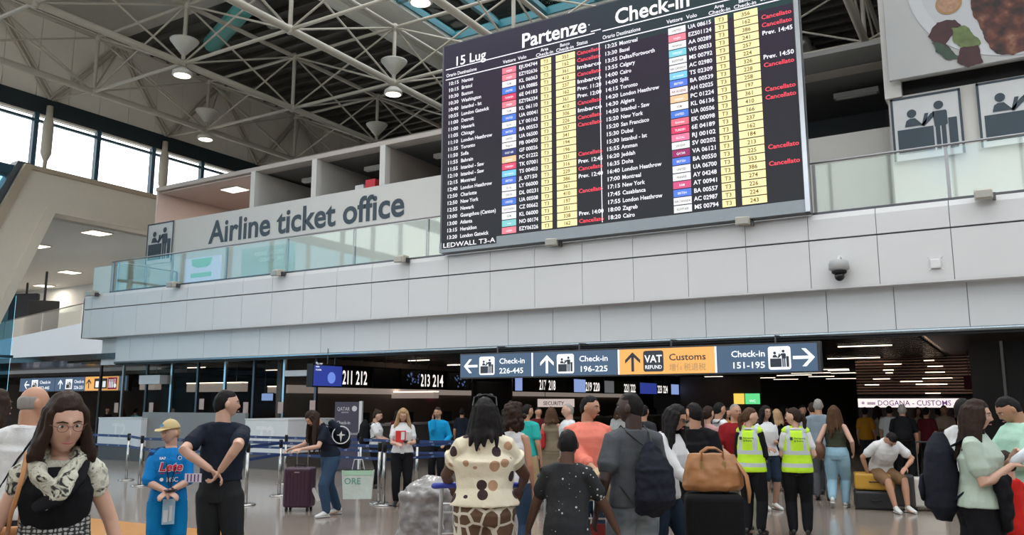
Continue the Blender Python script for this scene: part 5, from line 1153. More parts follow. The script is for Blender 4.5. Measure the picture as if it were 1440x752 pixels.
def backpack(p, lab, m, w_=.30, h_=.44, d_=.18, zc=.70, x0=0, straps=True, off=0):
    H, S = p['H'], p['S']; t = thing_on(p, 'backpack', lab, 'backpack')
    yb = p['rad'](.72)[1] * H + .02 + off
    C = MB(); c = S(0, 0, zc); a = S(0, 0, zc + .05) - S(0, 0, zc - .05); up_ = a.normalized(); bk = Vector((0, 1, 0)); bk = (bk - up_ * bk.dot(up_)).normalized(); c = c + bk * (yb + d_ * .5) + Vector((x0, 0, 0))
    C.tube([c - up_ * h_ * .5, c - up_ * h_ * .42, c - up_ * h_ * .1, c + up_ * h_ * .3, c + up_ * h_ * .47], [(w_ * .40, d_ * .35), (w_ * .5, d_ * .5), (w_ * .5, d_ * .52), (w_ * .43, d_ * .42), (w_ * .25, d_ * .25)], 20, up=bk)
    C.build('bag', m, t, remesh=.01, disp=.02, dsize=.09); t['bc'] = list(c)
    C = MB(); q = c + bk * d_ * .5 - up_ * h_ * .18; C.tube([q - up_ * h_ * .16, q, q + up_ * h_ * .14], [(w_ * .32, .02), (w_ * .38, .035), (w_ * .3, .02)], 14, up=bk); C.build('front_pocket', m, t, smooth=True)
    C = MB().tube([c + up_ * h_ * .46 + Vector((-.03, 0, 0)), c + up_ * h_ * .56, c + up_ * h_ * .46 + Vector((.03, 0, 0))], .007, 6); C.build('loop', m, t)
    if straps:
        for s in (-1, 1):
            sx = s * .058; C = MB()
            C.tube([c + up_ * h_ * .38 + Vector((s * .07, 0, 0)) - bk * d_ * .4, S(sx, .055, .815), S(sx, .012, .862 if H else 0) + Vector((0, 0, -.018)), S(sx, -.045, .80), S(s * .07, -.070, .74), S(s * .095, -.02, .66), c - up_ * h_ * .35 + Vector((s * w_ * .3, 0, 0)) - bk * d_ * .3], [(.022, .008)] * 5 + [(.016, .008)] * 2, 8); C.build('strap', m, t, smooth=True)
    return t
# ------------------------------------------------------------------ cloth patterns
def vor(n, l, oc, scale, feat='F1', rnd=1):
    v = n.new('ShaderNodeTexVoronoi'); v.feature = feat; v.inputs['Scale'].default_value = scale; v.inputs['Randomness'].default_value = rnd; l.new(oc, v.inputs['Vector']); return v
def polka(n, l, oc):
    v = vor(n, l, oc, 9.0, rnd=.55); ins = math_(n, l, 'LESS_THAN', v.outputs['Distance'], .36)
    s = n.new('ShaderNodeSeparateColor'); l.new(v.outputs['Color'], s.inputs[0]); c = ramp(n, l, s.outputs[0], [(0, (.035, .014, .016)), (.5, (.42, .24, .14))], True)
    return mixc(n, l, ins, (.72, .64, .48), c)
def giraffe(n, l, oc):
    v = vor(n, l, oc, 9.5, 'DISTANCE_TO_EDGE', .8); return mixc(n, l, math_(n, l, 'LESS_THAN', v.outputs['Distance'], .085), (.13, .07, .04), (.66, .60, .50))
def scarfp(n, l, oc):
    nn = n.new('ShaderNodeTexNoise'); nn.inputs['Scale'].default_value = 16; nn.inputs['Detail'].default_value = 3; nn.inputs['Distortion'].default_value = 1.6; l.new(oc, nn.inputs['Vector'])
    return ramp(n, l, nn.outputs['Fac'], [(.36, (.02, .02, .02)), (.44, (.50, .48, .38)), (.56, (.60, .58, .48)), (.64, (.36, .36, .30))])
def skirtp(n, l, oc):
    w_ = n.new('ShaderNodeTexWave'); w_.bands_direction = 'X'; w_.inputs['Scale'].default_value = 13; w_.inputs['Distortion'].default_value = 4; w_.inputs['Detail Scale'].default_value = 3; l.new(oc, w_.inputs['Vector'])
    w2 = n.new('ShaderNodeTexWave'); w2.bands_direction = 'Z'; w2.inputs['Scale'].default_value = 15; w2.inputs['Distortion'].default_value = 3; l.new(oc, w2.inputs['Vector'])
    return ramp(n, l, math_(n, l, 'MULTIPLY', w_.outputs['Fac'], w2.outputs['Fac']), [(.10, (.02, .02, .022)), (.26, (.30, .30, .29)), (.5, (.42, .42, .40))])
def splat(n, l, oc):
    v = vor(n, l, oc, 42); nn = n.new('ShaderNodeTexNoise'); nn.inputs['Scale'].default_value = 6; l.new(oc, nn.inputs['Vector'])
    a = math_(n, l, 'LESS_THAN', v.outputs['Distance'], math_(n, l, 'MULTIPLY', math_(n, l, 'SUBTRACT', nn.outputs['Fac'], .42), 1.6))
    s = n.new('ShaderNodeSeparateColor'); l.new(v.outputs['Color'], s.inputs[0])
    return mixc(n, l, math_(n, l, 'MULTIPLY', a, math_(n, l, 'GREATER_THAN', s.outputs[0], .72)), (.012, .013, .015), (.5, .5, .5))
def vest(n, l, oc):
    s = n.new('ShaderNodeSeparateXYZ'); l.new(oc, s.inputs[0]); Z_ = s.outputs[2]; ax = math_(n, l, 'ABSOLUTE', s.outputs[0])
    def band(v, c, h): return math_(n, l, 'LESS_THAN', math_(n, l, 'ABSOLUTE', math_(n, l, 'SUBTRACT', v, c)), h)
    h = math_(n, l, 'MAXIMUM', band(Z_, .90, .026), band(Z_, 1.06, .026)); v_ = math_(n, l, 'MULTIPLY', band(ax, .10, .026), math_(n, l, 'GREATER_THAN', Z_, 1.06))
    return mixc(n, l, math_(n, l, 'MAXIMUM', h, v_), (.50, .80, .015), (.50, .54, .56))
def pat(name, fn, r=.85): return newcolor(mat('cloth_' + name, (.5, .5, .5), r, bump=.25, bscale=60), fn)
def jeansp(n, l, oc):
    nn = n.new('ShaderNodeTexNoise'); nn.inputs['Scale'].default_value = 5; l.new(oc, nn.inputs['Vector']); return ramp(n, l, nn.outputs['Fac'], [(.35, (.10, .12, .14)), (.65, (.30, .33, .35))])
polka_m, gir_m, scarf_m, skirt_m, splat_m, vest_m, wash_m = pat('polka', polka), pat('giraffe', giraffe), pat('scarf', scarfp), pat('skirt', skirtp), pat('splatter', splat), pat('vest', vest, .6), pat('washed', jeansp)
black, navyc, white, grey, dgrey = cloth('black', (.010, .010, .012)), cloth('navy', (.014, .018, .030)), cloth('white', (.66, .66, .66)), cloth('grey', (.085, .09, .10)), cloth('darkgrey', (.035, .036, .04))
jeans, ltjeans, dkjeans = cloth('jeans', (.035, .065, .115)), cloth('light_jeans', (.26, .42, .52)), cloth('dark_jeans', (.018, .030, .05))
wshoe, bshoe = mat('shoe_white', (.62, .62, .60), .5), mat('shoe_black', (.015, .015, .015), .4)
# ---- 1 woman with scarf, front left
p = person('woman in a black top and patterned scarf with glasses walking towards the viewer', 93, 4.5, 553, face=-3, H=1.69, sex='f', skin='pale', lens=1.08, hsc=1.24, hair=('bob', 'dkbrown', .40), lean=7, turn=16, nod=6, girth=1.10,
           topw=('tank', black, .64, .0, {'neck': .80}), bot=('skirt', skirt_m, .02, .26, .672), shoe=bshoe, L=(.20, -.02, .50), Rr=(-.215, -.02, .50), lod=0)
S, H = p['S'], p['H']; t = p['t']
C = MB()      # printed cap sleeves and yoke
C.tube([S(.035, .005, .825), S(.070, .01, .812), S(.100, .01, .790), S(.108, .006, .745)], [.036 * H, .038 * H, .038 * H, .036 * H], 14); C.tube([S(-.035, .005, .825), S(-.070, .01, .812), S(-.100, .01, .790), S(-.108, .006, .745)], [.036 * H, .038 * H, .038 * H, .036 * H], 14)
C.tube([S(0, .008, .80), S(0, .01, .835)], [(.09 * H, .062 * H), (.06 * H, .05 * H)], 16, up=(0, 1, 0), flat=True)
C.build('printed_sleeves', scarf_m, t, remesh=.009, disp=.022, dsize=.06)
C = MB(); C.tube([S(0, .055, .845), S(.048, .03, .85), S(.058, -.02, .835), S(.03, -.065, .795), S(0, -.085, .755), S(-.04, -.07, .79), S(-.060, -.02, .835), S(-.05, .03, .85), S(0, .055, .845)], [(.026 * H, .034 * H)] * 9, 12)
C.tube([S(.02, -.06, .80), S(.0, -.09, .75), S(-.03, -.086, .715)], [(.05 * H, .02 * H), (.055 * H, .018 * H), (.02 * H, .012 * H)], 12)
C.build('scarf', scarf_m, t, remesh=.009, disp=.03, dsize=.07)
C = MB(); C.tube([S(.06, -.03, .83), S(.05, -.075, .79), S(.0, -.1, .74), S(-.05, -.095, .71)], [(.03 * H, .012 * H), (.035 * H, .012 * H), (.035 * H, .012 * H), (.02 * H, .01 * H)], 10); C.build('scarf_fold', black, t, remesh=.009)
glasses(p, mat('brown_frame', (.12, .05, .03), .3))
for s in (-1, 1): MB().tube([p['Mh'] @ Vector((s * .046 * H, -.002, -.028 * H + .01)), p['Mh'] @ Vector((s * .047 * H, -.002, -.036 * H))], .005, 8).build('earring', mat('pearl', (.7, .66, .58), .2), t)
tan_l = mat('tan_leather', (.42, .18, .06), .5)
bag = thing_on(p, 'shoulder_bag', 'tan leather shoulder bag strap and bag behind the woman with the scarf', 'bag')
C = MB(); C.tube([S(-.10, .10, .62), S(-.095, .055, .76), S(-.088, .01, .862 - .005), S(-.090, -.052, .81), S(-.10, -.072, .75), S(-.115, -.05, .68), S(-.125, .0, .61)], [(.016, .006)] * 7, 8); C.build('strap', tan_l, bag, smooth=True)
C = MB(); C.tube([S(-.11, .13, .44), S(-.11, .13, .48), S(-.11, .12, .60)], [(.14, .06), (.16, .07), (.13, .03)], 14, up=(0, 1, 0)); C.build('body', tan_l, bag, remesh=.012)
# ---- 2 bald man and 3 woman behind
p = person('balding grey-haired man in a white shirt seen from behind at the left', 47, 6.0, 542, face=150, H=1.82, skin='tan', hair=('balding', 'grey'), turn=-42, girth=1.16, topw=('tee', white, .50, .012, {'collar': white}), bot=('trousers', dgrey, .01), shoe=bshoe, lod=1)
S, H = p['S'], p['H']; cb = thing_on(p, 'crossbody_strap', 'thin black crossbody bag strap over the white shirt of the balding man', 'bag')
MB().tube([S(-.06, -.01, .835), S(-.055, .062, .80), S(-.01, .078, .72), S(.05, .072, .62), S(.10, .02, .52)], [(.012, .004)] * 5, 8).build('strap', black, cb); MB().box((-.1, -.05, -.09), (.1, .03, .09)).build('pouch', black, cb, S(.125, .0, .48), bevel=.02)
p = person('woman in black with an orange waistband cut off by the left edge', -6, 6.4, 545, face=160, H=1.80, sex='f', skin='tan', hair=('bob', 'dkbrown'), turn=-45, topw=('tee', black, .52, .012), bot=('trousers', black, .01), shoe=bshoe, lod=1)
C = MB(); S, H = p['S'], p['H']; C.tube([S(0, 0, .60), S(0, 0, .64)], [(p['rad'](.6)[0] * H + .03, p['rad'](.6)[1] * H + .03)] * 2, 24, up=(0, 1, 0), flat=True); C.build('waistband', mat('orange_cloth', (.45, .12, .04), .8), p['t'])
# ---- 4 boy in blue kit
kit = cloth('kit_blue', (.004, .17, .46), .6); kitd = cloth('kit_navy', (.008, .03, .10), .6)
p = person('boy in a bright blue football kit and beige cap looking to the left', 243, 8.2, 593, face=4, H=1.53, skin='pale', hair=('short', 'blond'), turn=-48, nod=4, topw=('half', kit, .525, .016, {'neck': .83}), bot=('shorts', cloth('short_blue', (.0, .15, .36), .6), .028), shoe=wshoe, L=(.0, -.135, .575), Rr=(-.02, -.14, .575), lod=0, legs=[(.06, .02, .045), (-.055, 0, .045)], poleL=(.9, .3, -.6), poleR=(-.9, .3, -.6))
S, H, sf, t = p['S'], p['H'], p['surf'], p['t']
C = MB()
for s in (-1, 1): C.tube([S(s * .035, .002, .826), S(s * .062, .004, .815), S(s * .090, .004, .797), S(s * .105, .004, .755)], [(.020 * H, .026 * H), (.030 * H, .034 * H), (.043 * H, .043 * H), (.040 * H, .040 * H)], 12)
C.tube([S(.03, -.03, .828), S(.0, -.045, .818), S(-.03, -.03, .828)], .012, 8); C.build('shoulder_panels', kitd, t, remesh=.008)
def wrap_text(mb, s, x0, z, size, width, italic=0, off=.036, **k):
    vs, fs = textdata(s, size, k.get('bold', .03), 'LEFT', 3)
    w0 = max(v.x for v in vs); sx = width / w0
    mb.add([sf(x0 + v.x * sx + v.y * italic, z + v.y / H, off) for v in vs], fs)
mb = MB(); wrap_text(mb, 'Lete', -.108, .705, .115, .215, .18, .036, bold=.06); mb.build('shirt_print', mat('print_white', (.75, .72, .74), .6), t)
mb = MB(); wrap_text(mb, 'Lete', -.105, .707, .108, .205, .18, .041, bold=.025); wrap_text(mb, '_', -.10, .697, .1, .19, .0, .041, bold=.005); mb.build('shirt_print', mat('print_red', (.60, .01, .04), .6), t)
mb = MB(); wrap_text(mb, 'MSC', -.035, .638, .062, .105, bold=.012); wrap_text(mb, 'EA7', -.105, .775, .032, .055, bold=.02); disc(mb, sf(-.075, .653, .038), .017, n=12); disc(mb, sf(.075, .782, .038), .019, n=14); mb.build('shirt_print', mat('print_white', ()), t)
mb = MB(); disc(mb, sf(.075, .782, .041), .013, n=14); text(mb, 'N', sf(.068, .777, .03), .001); mb.build('crest', kit, t)
Mh, hk = p['Mh'], p['hk']; capm = mat('cap_beige', (.52, .40, .20), .8, bump=.2)
C = MB(); vs = []
for i in range(13):
    v = .30 + (PI / 2 - .33) * i / 12
    for k in range(30): u = 2 * PI * k / 30; vs.append(Mh @ Vector((math.cos(v) * math.sin(u) * p['ha'] * 1.24, -math.cos(v) * math.cos(u) * p['hb'] * 1.20 + .004, math.sin(v) * p['hz'] * 1.20 + .004)))
C.add(vs, [(i * 30 + k, i * 30 + (k + 1) % 30, (i + 1) * 30 + (k + 1) % 30, (i + 1) * 30 + k) for i in range(12) for k in range(30)] + [tuple(range(30))[::-1], tuple(12 * 30 + k for k in range(30))]); co = C.build('cap', capm, t, smooth=True)
C = MB(); C.tube([Mh @ Vector((0, -.04 * hk, .026 * hk)), Mh @ Vector((0, -.075 * hk, .026 * hk)), Mh @ Vector((0, -.103 * hk, .017 * hk))], [(.046 * hk, .005), (.042 * hk, .005), (.022 * hk, .004)], 16, up=Rh_ if False else p['Rh'] @ Vector((0, 0, 1))); C.build('brim', capm, co, smooth=True)
MB().ball(Mh @ Vector((0, 0, .083 * hk)), .007).build('button', capm, co); mb = MB(); disc(mb, Mh @ Vector((0, -.0655 * hk, .048 * hk)), .026, right=p['Rh'] @ Vector((1, 0, 0)), up=p['Rh'] @ Vector((0, .25, 1)), n=14, ry=.014); mb.build('emblem', mat('cap_blue', (.10, .25, .5), .6), co)
ln = thing_on(p, 'lanyard', 'black lanyard with clear pouch and cards hanging on the boy in blue', 'lanyard')
MB().tube([S(.035, .03, .85), S(.04, -.035, .842), sf(.055, .80, .035), sf(.035, .72, .04), sf(.01, .63, .045), S(0, -.12, .53), sf(-.01, .63, .045), sf(-.035, .72, .04), sf(-.055, .80, .035), S(-.04, -.035, .842), S(-.035, .03, .85)], .005, 6).build('cord', dark_m, ln)
MB().box((-.055, -.012, -.17), (.055, .0, .06)).build('pouch', mat('pouch_clear', (.38, .55, .68), .15), ln, S(0, -.12, .50)); MB().box((-.045, -.02, -.15), (-.005, -.013, -.04)).build('card', white, ln, S(0, -.12, .50)); MB().box((.005, -.02, -.14), (.03, -.013, .0)).build('card', white, ln, S(0, -.12, .50))
wr = p['AR'][1][2]; MB().tube([p['AR'][1][1].lerp(wr, .86), p['AR'][1][1].lerp(wr, .95)], .017 * H, 12).build('wristwatch', dark_m, t)
tag(MB().box((-.035, -.03, -.006), (.035, .07, .006)).build('phone', mat('dark_phone', (.02, .01, .015), .2), None, to_world(p, Vector((-.01, -.17, .578)) * 1.0 * 1 if False else Vector((-.01 * H, -.165 * H, .583 * H))), bevel=.004), 'dark phone in the hands of the boy in blue', 'phone')
# ---- 5 man in dark polo, hands behind
p = person('man in a dark navy polo with hands clasped behind his back', 317, 7.35, 550, face=158, H=1.81, skin='pale', hair=('short', 'black'), turn=-60, girth=.98, topw=('tee', navyc, .575, .018, {'collar': navyc}), bot=('trousers', cloth('charcoal', (.022, .024, .026)), .022), shoe=bshoe,
           L=(.0, .13, .635), Rr=(-.05, .13, .63), poleL=(-.1, 1, -.7), poleR=(-.1, 1, -.6), curlL=.6, curlR=.6, lod=0)
H = p['H']; tk = thing_on(p, 'paper_tickets', 'white and violet printed tickets held behind the back of the man in the polo', 'tickets')
c = Vector((.035 * H, .175 * H, .60 * H)); MB().box((-.03, .0, -.035), (.11, .006, .035)).build('paper', mat('ticket_paper', (.62, .56, .62), .6), tk, c)
for k in range(4): MB().box((-.01 + .03 * k, .006, -.03), (0 + .03 * k, .009, .03)).build('stripe', mat('ticket_violet', (.10, .03, .16), .6), tk, c)
# ---- 6 woman with violet suitcase
p = person('bending woman in jeans with long brown hair pushing the violet suitcase', 467, 13.0, 574, face=-62, H=1.70, sex='f', skin='pale', hair=('long', 'dkbrown', 1.2), lean=24, nod=22, topw=('tee', navyc, .54, .012), bot=('trousers', jeans, .02), shoe=wshoe, L=(.09, -.33, .60), Rr=(-.06, -.35, .60), legs=[(.06, -.05, .045), (-.06, .13, .045)], lod=1, pos=None)
bp_ = backpack(p, 'dark navy backpack with a white round emblem on the bending woman', navyc, .34, .42, .20, .67, .03)
S, H = p['S'], p['H']
e = thing_on(p, 'emblem_patch', 'white round emblem with a star on the navy backpack of the bending woman', 'emblem')
em = MB(); cc = Vector(bp_['bc']) + Vector((.88, -.47, 0)) * .165 + Vector((0, .05, -.02)); rr_ = Vector((.47, .88, 0)); uu = Vector((0, 0, 1))
em.tube([cc + rr_ * .13 * math.cos(a) + uu * .13 * math.sin(a) for a in [2 * PI * k / 24 for k in range(25)]], .009, 6); em.build('ring', white, e)
mb = MB(); mb.tube([cc + uu * .10, cc, cc - uu * .10], [.003, .028, .003], 4); mb.tube([cc + rr_ * .06, cc, cc - rr_ * .06], [.003, .02, .003], 4); mb.build('star', white, e)
q = dep(503, 690, 12.9); sb = empty('shopping_bag', (q.x, q.y, .27), R(35), 'pale green and white shopping bag hanging beside the bending woman', 'bag')
MB().prism([(-.21, 0), (.21, 0), (.24, .42), (-.24, .42)], 'y', -.07, .07).build('bag', mat('bag_pale', (.50, .56, .52), .4, var=.15, bump=.6, bscale=14), sb)
MB().tube([(-.1, 0, .40), (-.06, -.03, .58), (.06, -.03, .58), (.1, 0, .40)], .006, 6).build('handle', white, sb); mb = MB(); text(mb, 'ORE', (-.2, -.075, .22), .13, bold=.01); mb.build('print', mat('bag_green', (.10, .30, .24), .6), sb); MB().box((-.23, -.075, .35), (.23, .075, .42)).build('rim', mat('bag_rim', (.35, .55, .40), .5), sb)
# ---- 8 staff woman with red leaflet
p = person('blond staff woman in a white shirt and black trousers reading her phone', 567, 14.3, 573, face=0, sex='f', skin='pale', hair=('shoulder', 'blond', .7), nod=24, girth=1.05, topw=('tee', white, .54, .014, {'collar': white}), bot=('trousers', black, .012), shoe=bshoe, L=(.06, -.17, .645), Rr=(-.05, -.19, .635), lod=1)
S, H = p['S'], p['H']; pos = p['pos']
t = thing_on(p, 'red_folder', 'red folder held against the chest of the blond staff woman', 'folder'); MB().box((-.10, -.006, -.10), (.07, .006, .09)).build('cover', mat('red_print', (.62, .02, .02), .5), t, S(-.01, -.12, .71)); MB().box((-.01, -.012, -.06), (.05, -.006, .07)).build('white_page', white, t, S(-.01, -.12, .71))
t = thing_on(p, 'phone', 'dark phone in the hand of the blond staff woman', 'phone'); MB().box((-.04, -.07, -.008), (.04, .07, .008)).build('body', dark_m, t, Vector((.03, -.24, .665)) * H)
t = thing_on(p, 'badge', 'white badge on a red lanyard at the waist of the staff woman', 'badge'); MB().box((-.03, 0, -.045), (.03, .006, .045)).build('card', white, t, S(.0, -.10, .56)); MB().tube([S(.03, -.02, .84), S(.02, -.09, .75), S(0, -.10, .59), S(-.02, -.09, .75), S(-.03, -.02, .84)], .008, 6).build('lanyard', mat('red_print', ()), t)
# ---- 9 man in blue vest, 10 woman with backpack
vb = cloth('bright_blue', (.01, .26, .52))
p = person('man in a bright blue and orange jacket scratching his chin by the counters', 616, 17.2, 573, face=-20, skin='tan', hair=('short', 'dkbrown'), topw=('long', vb, .52, .02), bot=('trousers', black, .015), shoe=bshoe, L=(.14, -.12, .56), Rr=(-.03, -.10, .84), lod=1, nod=5)
S, H = p['S'], p['H']; MB().tube([S(0, -.055, .55), S(0, -.060, .68), S(0, -.062, .80)], [(.055 * H, .03), (.05 * H, .035), (.03 * H, .02)], 12, up=(0, 1, 0)).build('dark_shirt', navyc, p['t'])
for s in (-1, 1): A = p['AR'][s]; MB().tube([A[1].lerp(A[2], .4), A[1].lerp(A[2], .9)], .024 * H, 10).build('orange_cuff', mat('orange_cloth', ()), p['t'])
p = person('woman with her hair in a bun and a black backpack at the counters', 529, 17.2, 577, face=75, sex='f', skin='pale', hair=('bun', 'dkbrown'), nod=14, topw=('tee', white, .54, .014), bot=('trousers', black, .012), shoe=bshoe, L=(.05, -.2, .60), Rr=(-.05, -.2, .6), lod=1)
backpack(p, 'black backpack on the woman with the bun', black, .34, .46, .22, .71)
# ---- 11 polka dot woman
p = person('woman in a cream blouse with brown polka dots and giraffe print trousers', 682, 6.3, 563, face=178, H=1.73, sex='f', skin='brown', hair=('long', 'black', .42), girth=1.24, turn=0, topw=('cap', polka_m, .555, .030, {'flare': .05, 'cuff': .02}), bot=('trousers', gir_m, .03), shoe=bshoe, L=(.15, -.20, .60), Rr=(-.155, -.20, .60), lod=0, poleL=(.9, .5, -.5), poleR=(-.9, .5, -.5))
Mh, hk = p['Mh'], p['hk']; sg = thing_on(p, 'sunglasses', 'dark sunglasses pushed up on the head of the polka dot woman', 'sunglasses')
MB().tube([Mh @ Vector((x * hk, y * hk, z * hk)) for x, y, z in ((-.052, .03, .035), (-.048, -.02, .072), (0, -.03, .085), (.048, -.02, .072), (.052, .03, .035))], .006, 6).build('frame', dark_m, sg)
for s in (-1, 1): MB().ball(Mh @ Vector((s * .024 * hk, -.034 * hk, .078 * hk)), (.024, .01, .018)).build('lens', mat('dark_lens', (.01, .01, .012), .1), sg)
fw = -(Vector((-p['pos'].x, -p['pos'].y, 0)).normalized()); zr = math.atan2(fw.y, fw.x) - PI / 2
pp = dep(668, 640, 6.66); trolley((pp.x, pp.y, 0), zr + R(4), 'steel luggage trolley with blue handle pushed by the polka dot woman', blue_h)
def wrapped(px, Z, sc, lab, hgt):
    q = dep(px, 700, Z); t = empty('wrapped_luggage', (q.x, q.y, 0), zr, lab, 'luggage')
    C = MB(); C.box((-.24 * sc, -.2, .17), (.24 * sc, .28, .17 + hgt)); C.ball((.02, 0, .17 + hgt), (.24 * sc, .24, .12)); C.ball((-.18 * sc, .05, .17 + hgt * .4), (.14, .2, .25)); C.build('plastic_wrap', wrap, t, remesh=.014, disp=.07, dsize=.10)
    C = MB().box((-.2 * sc, -.25, .17), (.2 * sc, .2, .40)); C.build('dark_bag', black, t, bevel=.04); return t
wrapped(606, 7.3, 1.0, 'clear plastic-wrapped bundle of luggage at the left of the polka dot woman', .78)
wrapped(722, 7.3, .7, 'plastic-wrapped bundle on the floor trolley right of the polka dot woman', .12)
# ---- 12..14 behind
p = person('woman with big curly dark hair and a sleeveless white top', 722, 9.0, 574, face=160, H=1.66, sex='f', skin='tan', hair=('curly', 'dkbrown'), topw=('tank', white, .52, .01), bot=('trousers', jeans, .012), shoe=wshoe, L=(.14, -.12, .58), lod=1)
t = thing_on(p, 'handbag', 'grey handbag hanging at the right hip of the curly-haired woman', 'bag'); S = p['S']; MB().box((-.05, -.14, -.12), (.05, .14, .10)).build('body', grey, t, S(.16, -.05, .52), bevel=.03); MB().tube([S(.16, -.1, .57), S(.09, 0, .83), S(.16, .02, .57)], .006, 6).build('strap', grey, t)
teal_c = cloth('teal', (.03, .40, .36))
p = person('man in a teal polo and khaki trousers standing at the queue', 741, 13.6, 569, face=150, skin='tan', hair=('short', 'black'), turn=-30, topw=('tee', teal_c, .50, .016), bot=('trousers', cloth('khaki', (.42, .31, .17)), .018), shoe=bshoe, L=(.12, -.16, .66), lod=1)
p = person('woman in a khaki dress with a red bag seen from behind', 775, 15.5, 573, face=175, sex='f', skin='tan', hair=('shoulder', 'brown', .5), topw=('tank', cloth('khaki_dress', (.20, .16, .11)), .50, .01), bot=('skirt', cloth('khaki_dress', ()), .0, .26), shoe=bshoe, lod=1)
t = thing_on(p, 'red_bag', 'red bag on the right shoulder of the woman in the khaki dress', 'bag'); S = p['S']; MB().box((-.09, -.1, -.16), (.09, .1, .16)).build('body', mat('red_bag', (.40, .01, .015), .5), t, S(.12, .05, .64), bevel=.05); MB().tube([S(.12, .05, .72), S(.07, 0, .83), S(.12, -.05, .70)], .01, 6).build('strap', mat('red_bag', ()), t)
person('grey-haired man in a white shirt behind the boy with the splattered tee', 799, 13.8, 568, face=-70, skin='pale', hair=('crop', 'grey'), topw=('tee', white, .5, .015), bot=('trousers', navyc, .012), shoe=bshoe, lod=1)
# ---- 15 salmon shirt
p = person('man in a salmon pink shirt looking to the right', 826, 8.6, 556, face=16, skin='tan', hair=('short', 'black'), turn=45, nod=6, girth=1.08, topw=('threeq', cloth('salmon', (.78, .22, .16)), .50, .020, {'collar': cloth('salmon', ()), 'cuff': .012}), bot=('trousers', dkjeans, .015), shoe=bshoe, L=(.12, -.10, .53), Rr=(-.01, -.20, .585), lod=0)
S, H = p['S'], p['H']; t = thing_on(p, 'white_papers', 'white folded papers held by the man in the salmon shirt', 'papers'); MB().box((-.10, -.07, -.01), (.12, .06, .02)).build('paper', white, t, Vector((.02, -.22, .575)) * H)
MB().tube([S(-.01, -.072, .60), S(-.01, -.076, .70), S(-.01, -.07, .80)], [(.014, .004)] * 3, 6).build('placket', cloth('salmon_dark', (.62, .16, .12)), p['t'])
q = dep(850, 655, 7.4); t = empty('paper_parcel', (q.x, q.y, 1.0), zr, 'beige paper-wrapped parcel between the boy and the man with the drawstring bag', 'parcel'); MB().ball((0, 0, 0), (.17, .18, .15)).box((-.14, -.14, -.12), (.14, .14, .1)).build('parcel', mat('kraft', (.42, .30, .16), .7), t, remesh=.015, disp=.03)
# ---- 16 boy with splattered tee
p = person('boy in a black tee with white splatters leaning on a trolley', 796, 6.1, 607, face=172, H=1.50, skin='brown', hair=('crop', 'black'), lean=8, topw=('tee', splat_m, .50, .016), bot=('trousers', black, .015), shoe=bshoe, L=(.22, -.14, .50), Rr=(-.24, -.12, .50), poleL=(1, .4, .1), poleR=(-1, .4, .1), curlL=.7, curlR=.7, lod=0)
q = dep(810, 700, 7.5); trolley((q.x, q.y, 0), zr - R(6), 'steel luggage trolley with dark handle gripped by the boy in the splattered tee', mat('handle_dark', (.04, .045, .05), .4))
# ---- 17 man with drawstring bag
p = person('man in a grey tee and washed jeans with a black drawstring backpack', 888, 6.45, 554, face=208, H=1.78, skin='dark', hair=('crop', 'black'), turn=46, girth=1.0, topw=('tee', grey, .525, .022, {'cuff': .012}), bot=('trousers', wash_m, .025), shoe=wshoe, L=(.16, -.03, .50), Rr=(-.16, -.12, .52), lod=0)
S, H = p['S'], p['H']; t = thing_on(p, 'drawstring_backpack', 'black drawstring backpack on the man in the grey tee', 'backpack')
C = MB(); C.tube([S(-.02, .12, .52), S(-.02, .15, .57), S(-.02, .15, .68), S(-.02, .11, .775)], [(.14, .06), (.165, .09), (.15, .08), (.06, .04)], 18, up=(0, 1, 0)); C.build('bag', cloth('dull_black', (.016, .018, .026)), t, remesh=.009, disp=.035, dsize=.08)
for s in (-1, 1): MB().tube([S(-.02 + s * .02, .09, .78), S(s * .05, .05, .83), S(s * .055, .0, .858), S(s * .07, -.055, .80), S(s * .10, -.02, .66), S(-.02 + s * .08, .12, .54)], .006, 6).build('cord', dark_m, t)
# ---- 18 woman in white cardigan
p = person('woman in a white cardigan and sunglasses reaching for the suitcase', 928, 7.8, 563, face=62, H=1.72, sex='f', skin='tan', hair=('long', 'black', .8), nod=12, lean=10, topw=('long', white, .50, .022), bot=('trousers', dkjeans, .012), shoe=wshoe, L=(.03, -.26, .60), Rr=(-.04, -.25, .56), legs=[(.05, -.08, .045), (-.05, .1, .045)], lod=0)
glasses(p, dark_m, True)
# ---- suitcase + tan handbag
q = dep(1003, 700, 6.9); bs = suitcase((q.x, q.y, 0), HEAD - R(8), .46, .32, .92, cloth('case_black', (.010, .010, .011)), 'big black soft suitcase carrying the tan handbag', .0, ribs=0)
MB().tube([(-.1, -.17, .60), (-.09, -.2, .60), (.05, -.2, .60), (.06, -.17, .60)], .01, 6).build('side_handle', dark_m, bs)
tl = mat('caramel_leather', (.36, .155, .055), .42, var=.12, bump=.15, bscale=30)
hb = empty('handbag', (q.x, q.y, 1.0), HEAD - R(8), 'large caramel leather handbag standing on the black suitcase', 'bag')
C = MB(); C.tube([(0, 0, .0), (0, 0, .04), (0, 0, .18), (0, 0, .26), (0, 0, .29)], [(.22, .09), (.245, .11), (.225, .09), (.20, .05), (.19, .025)], 24, up=(0, 1, 0), flat=True); C.build('body', tl, hb, remesh=.009, disp=.03, dsize=.12)
for s in (-1, 1):
    MB().tube([(-.09, s * .05, .22), (-.085, s * .055, .30), (-.03, s * .07, .335), (.03, s * .07, .335), (.085, s * .055, .30), (.09, s * .05, .22)], .009, 8).build('handle', tl, hb, smooth=True)
    for x in (-.09, .09): MB().box((x - .012, s * .07 - .01, .17), (x + .012, s * .07 + .01, .23)).build('buckle', mat('brass', (.6, .42, .18), .3, 1), hb)
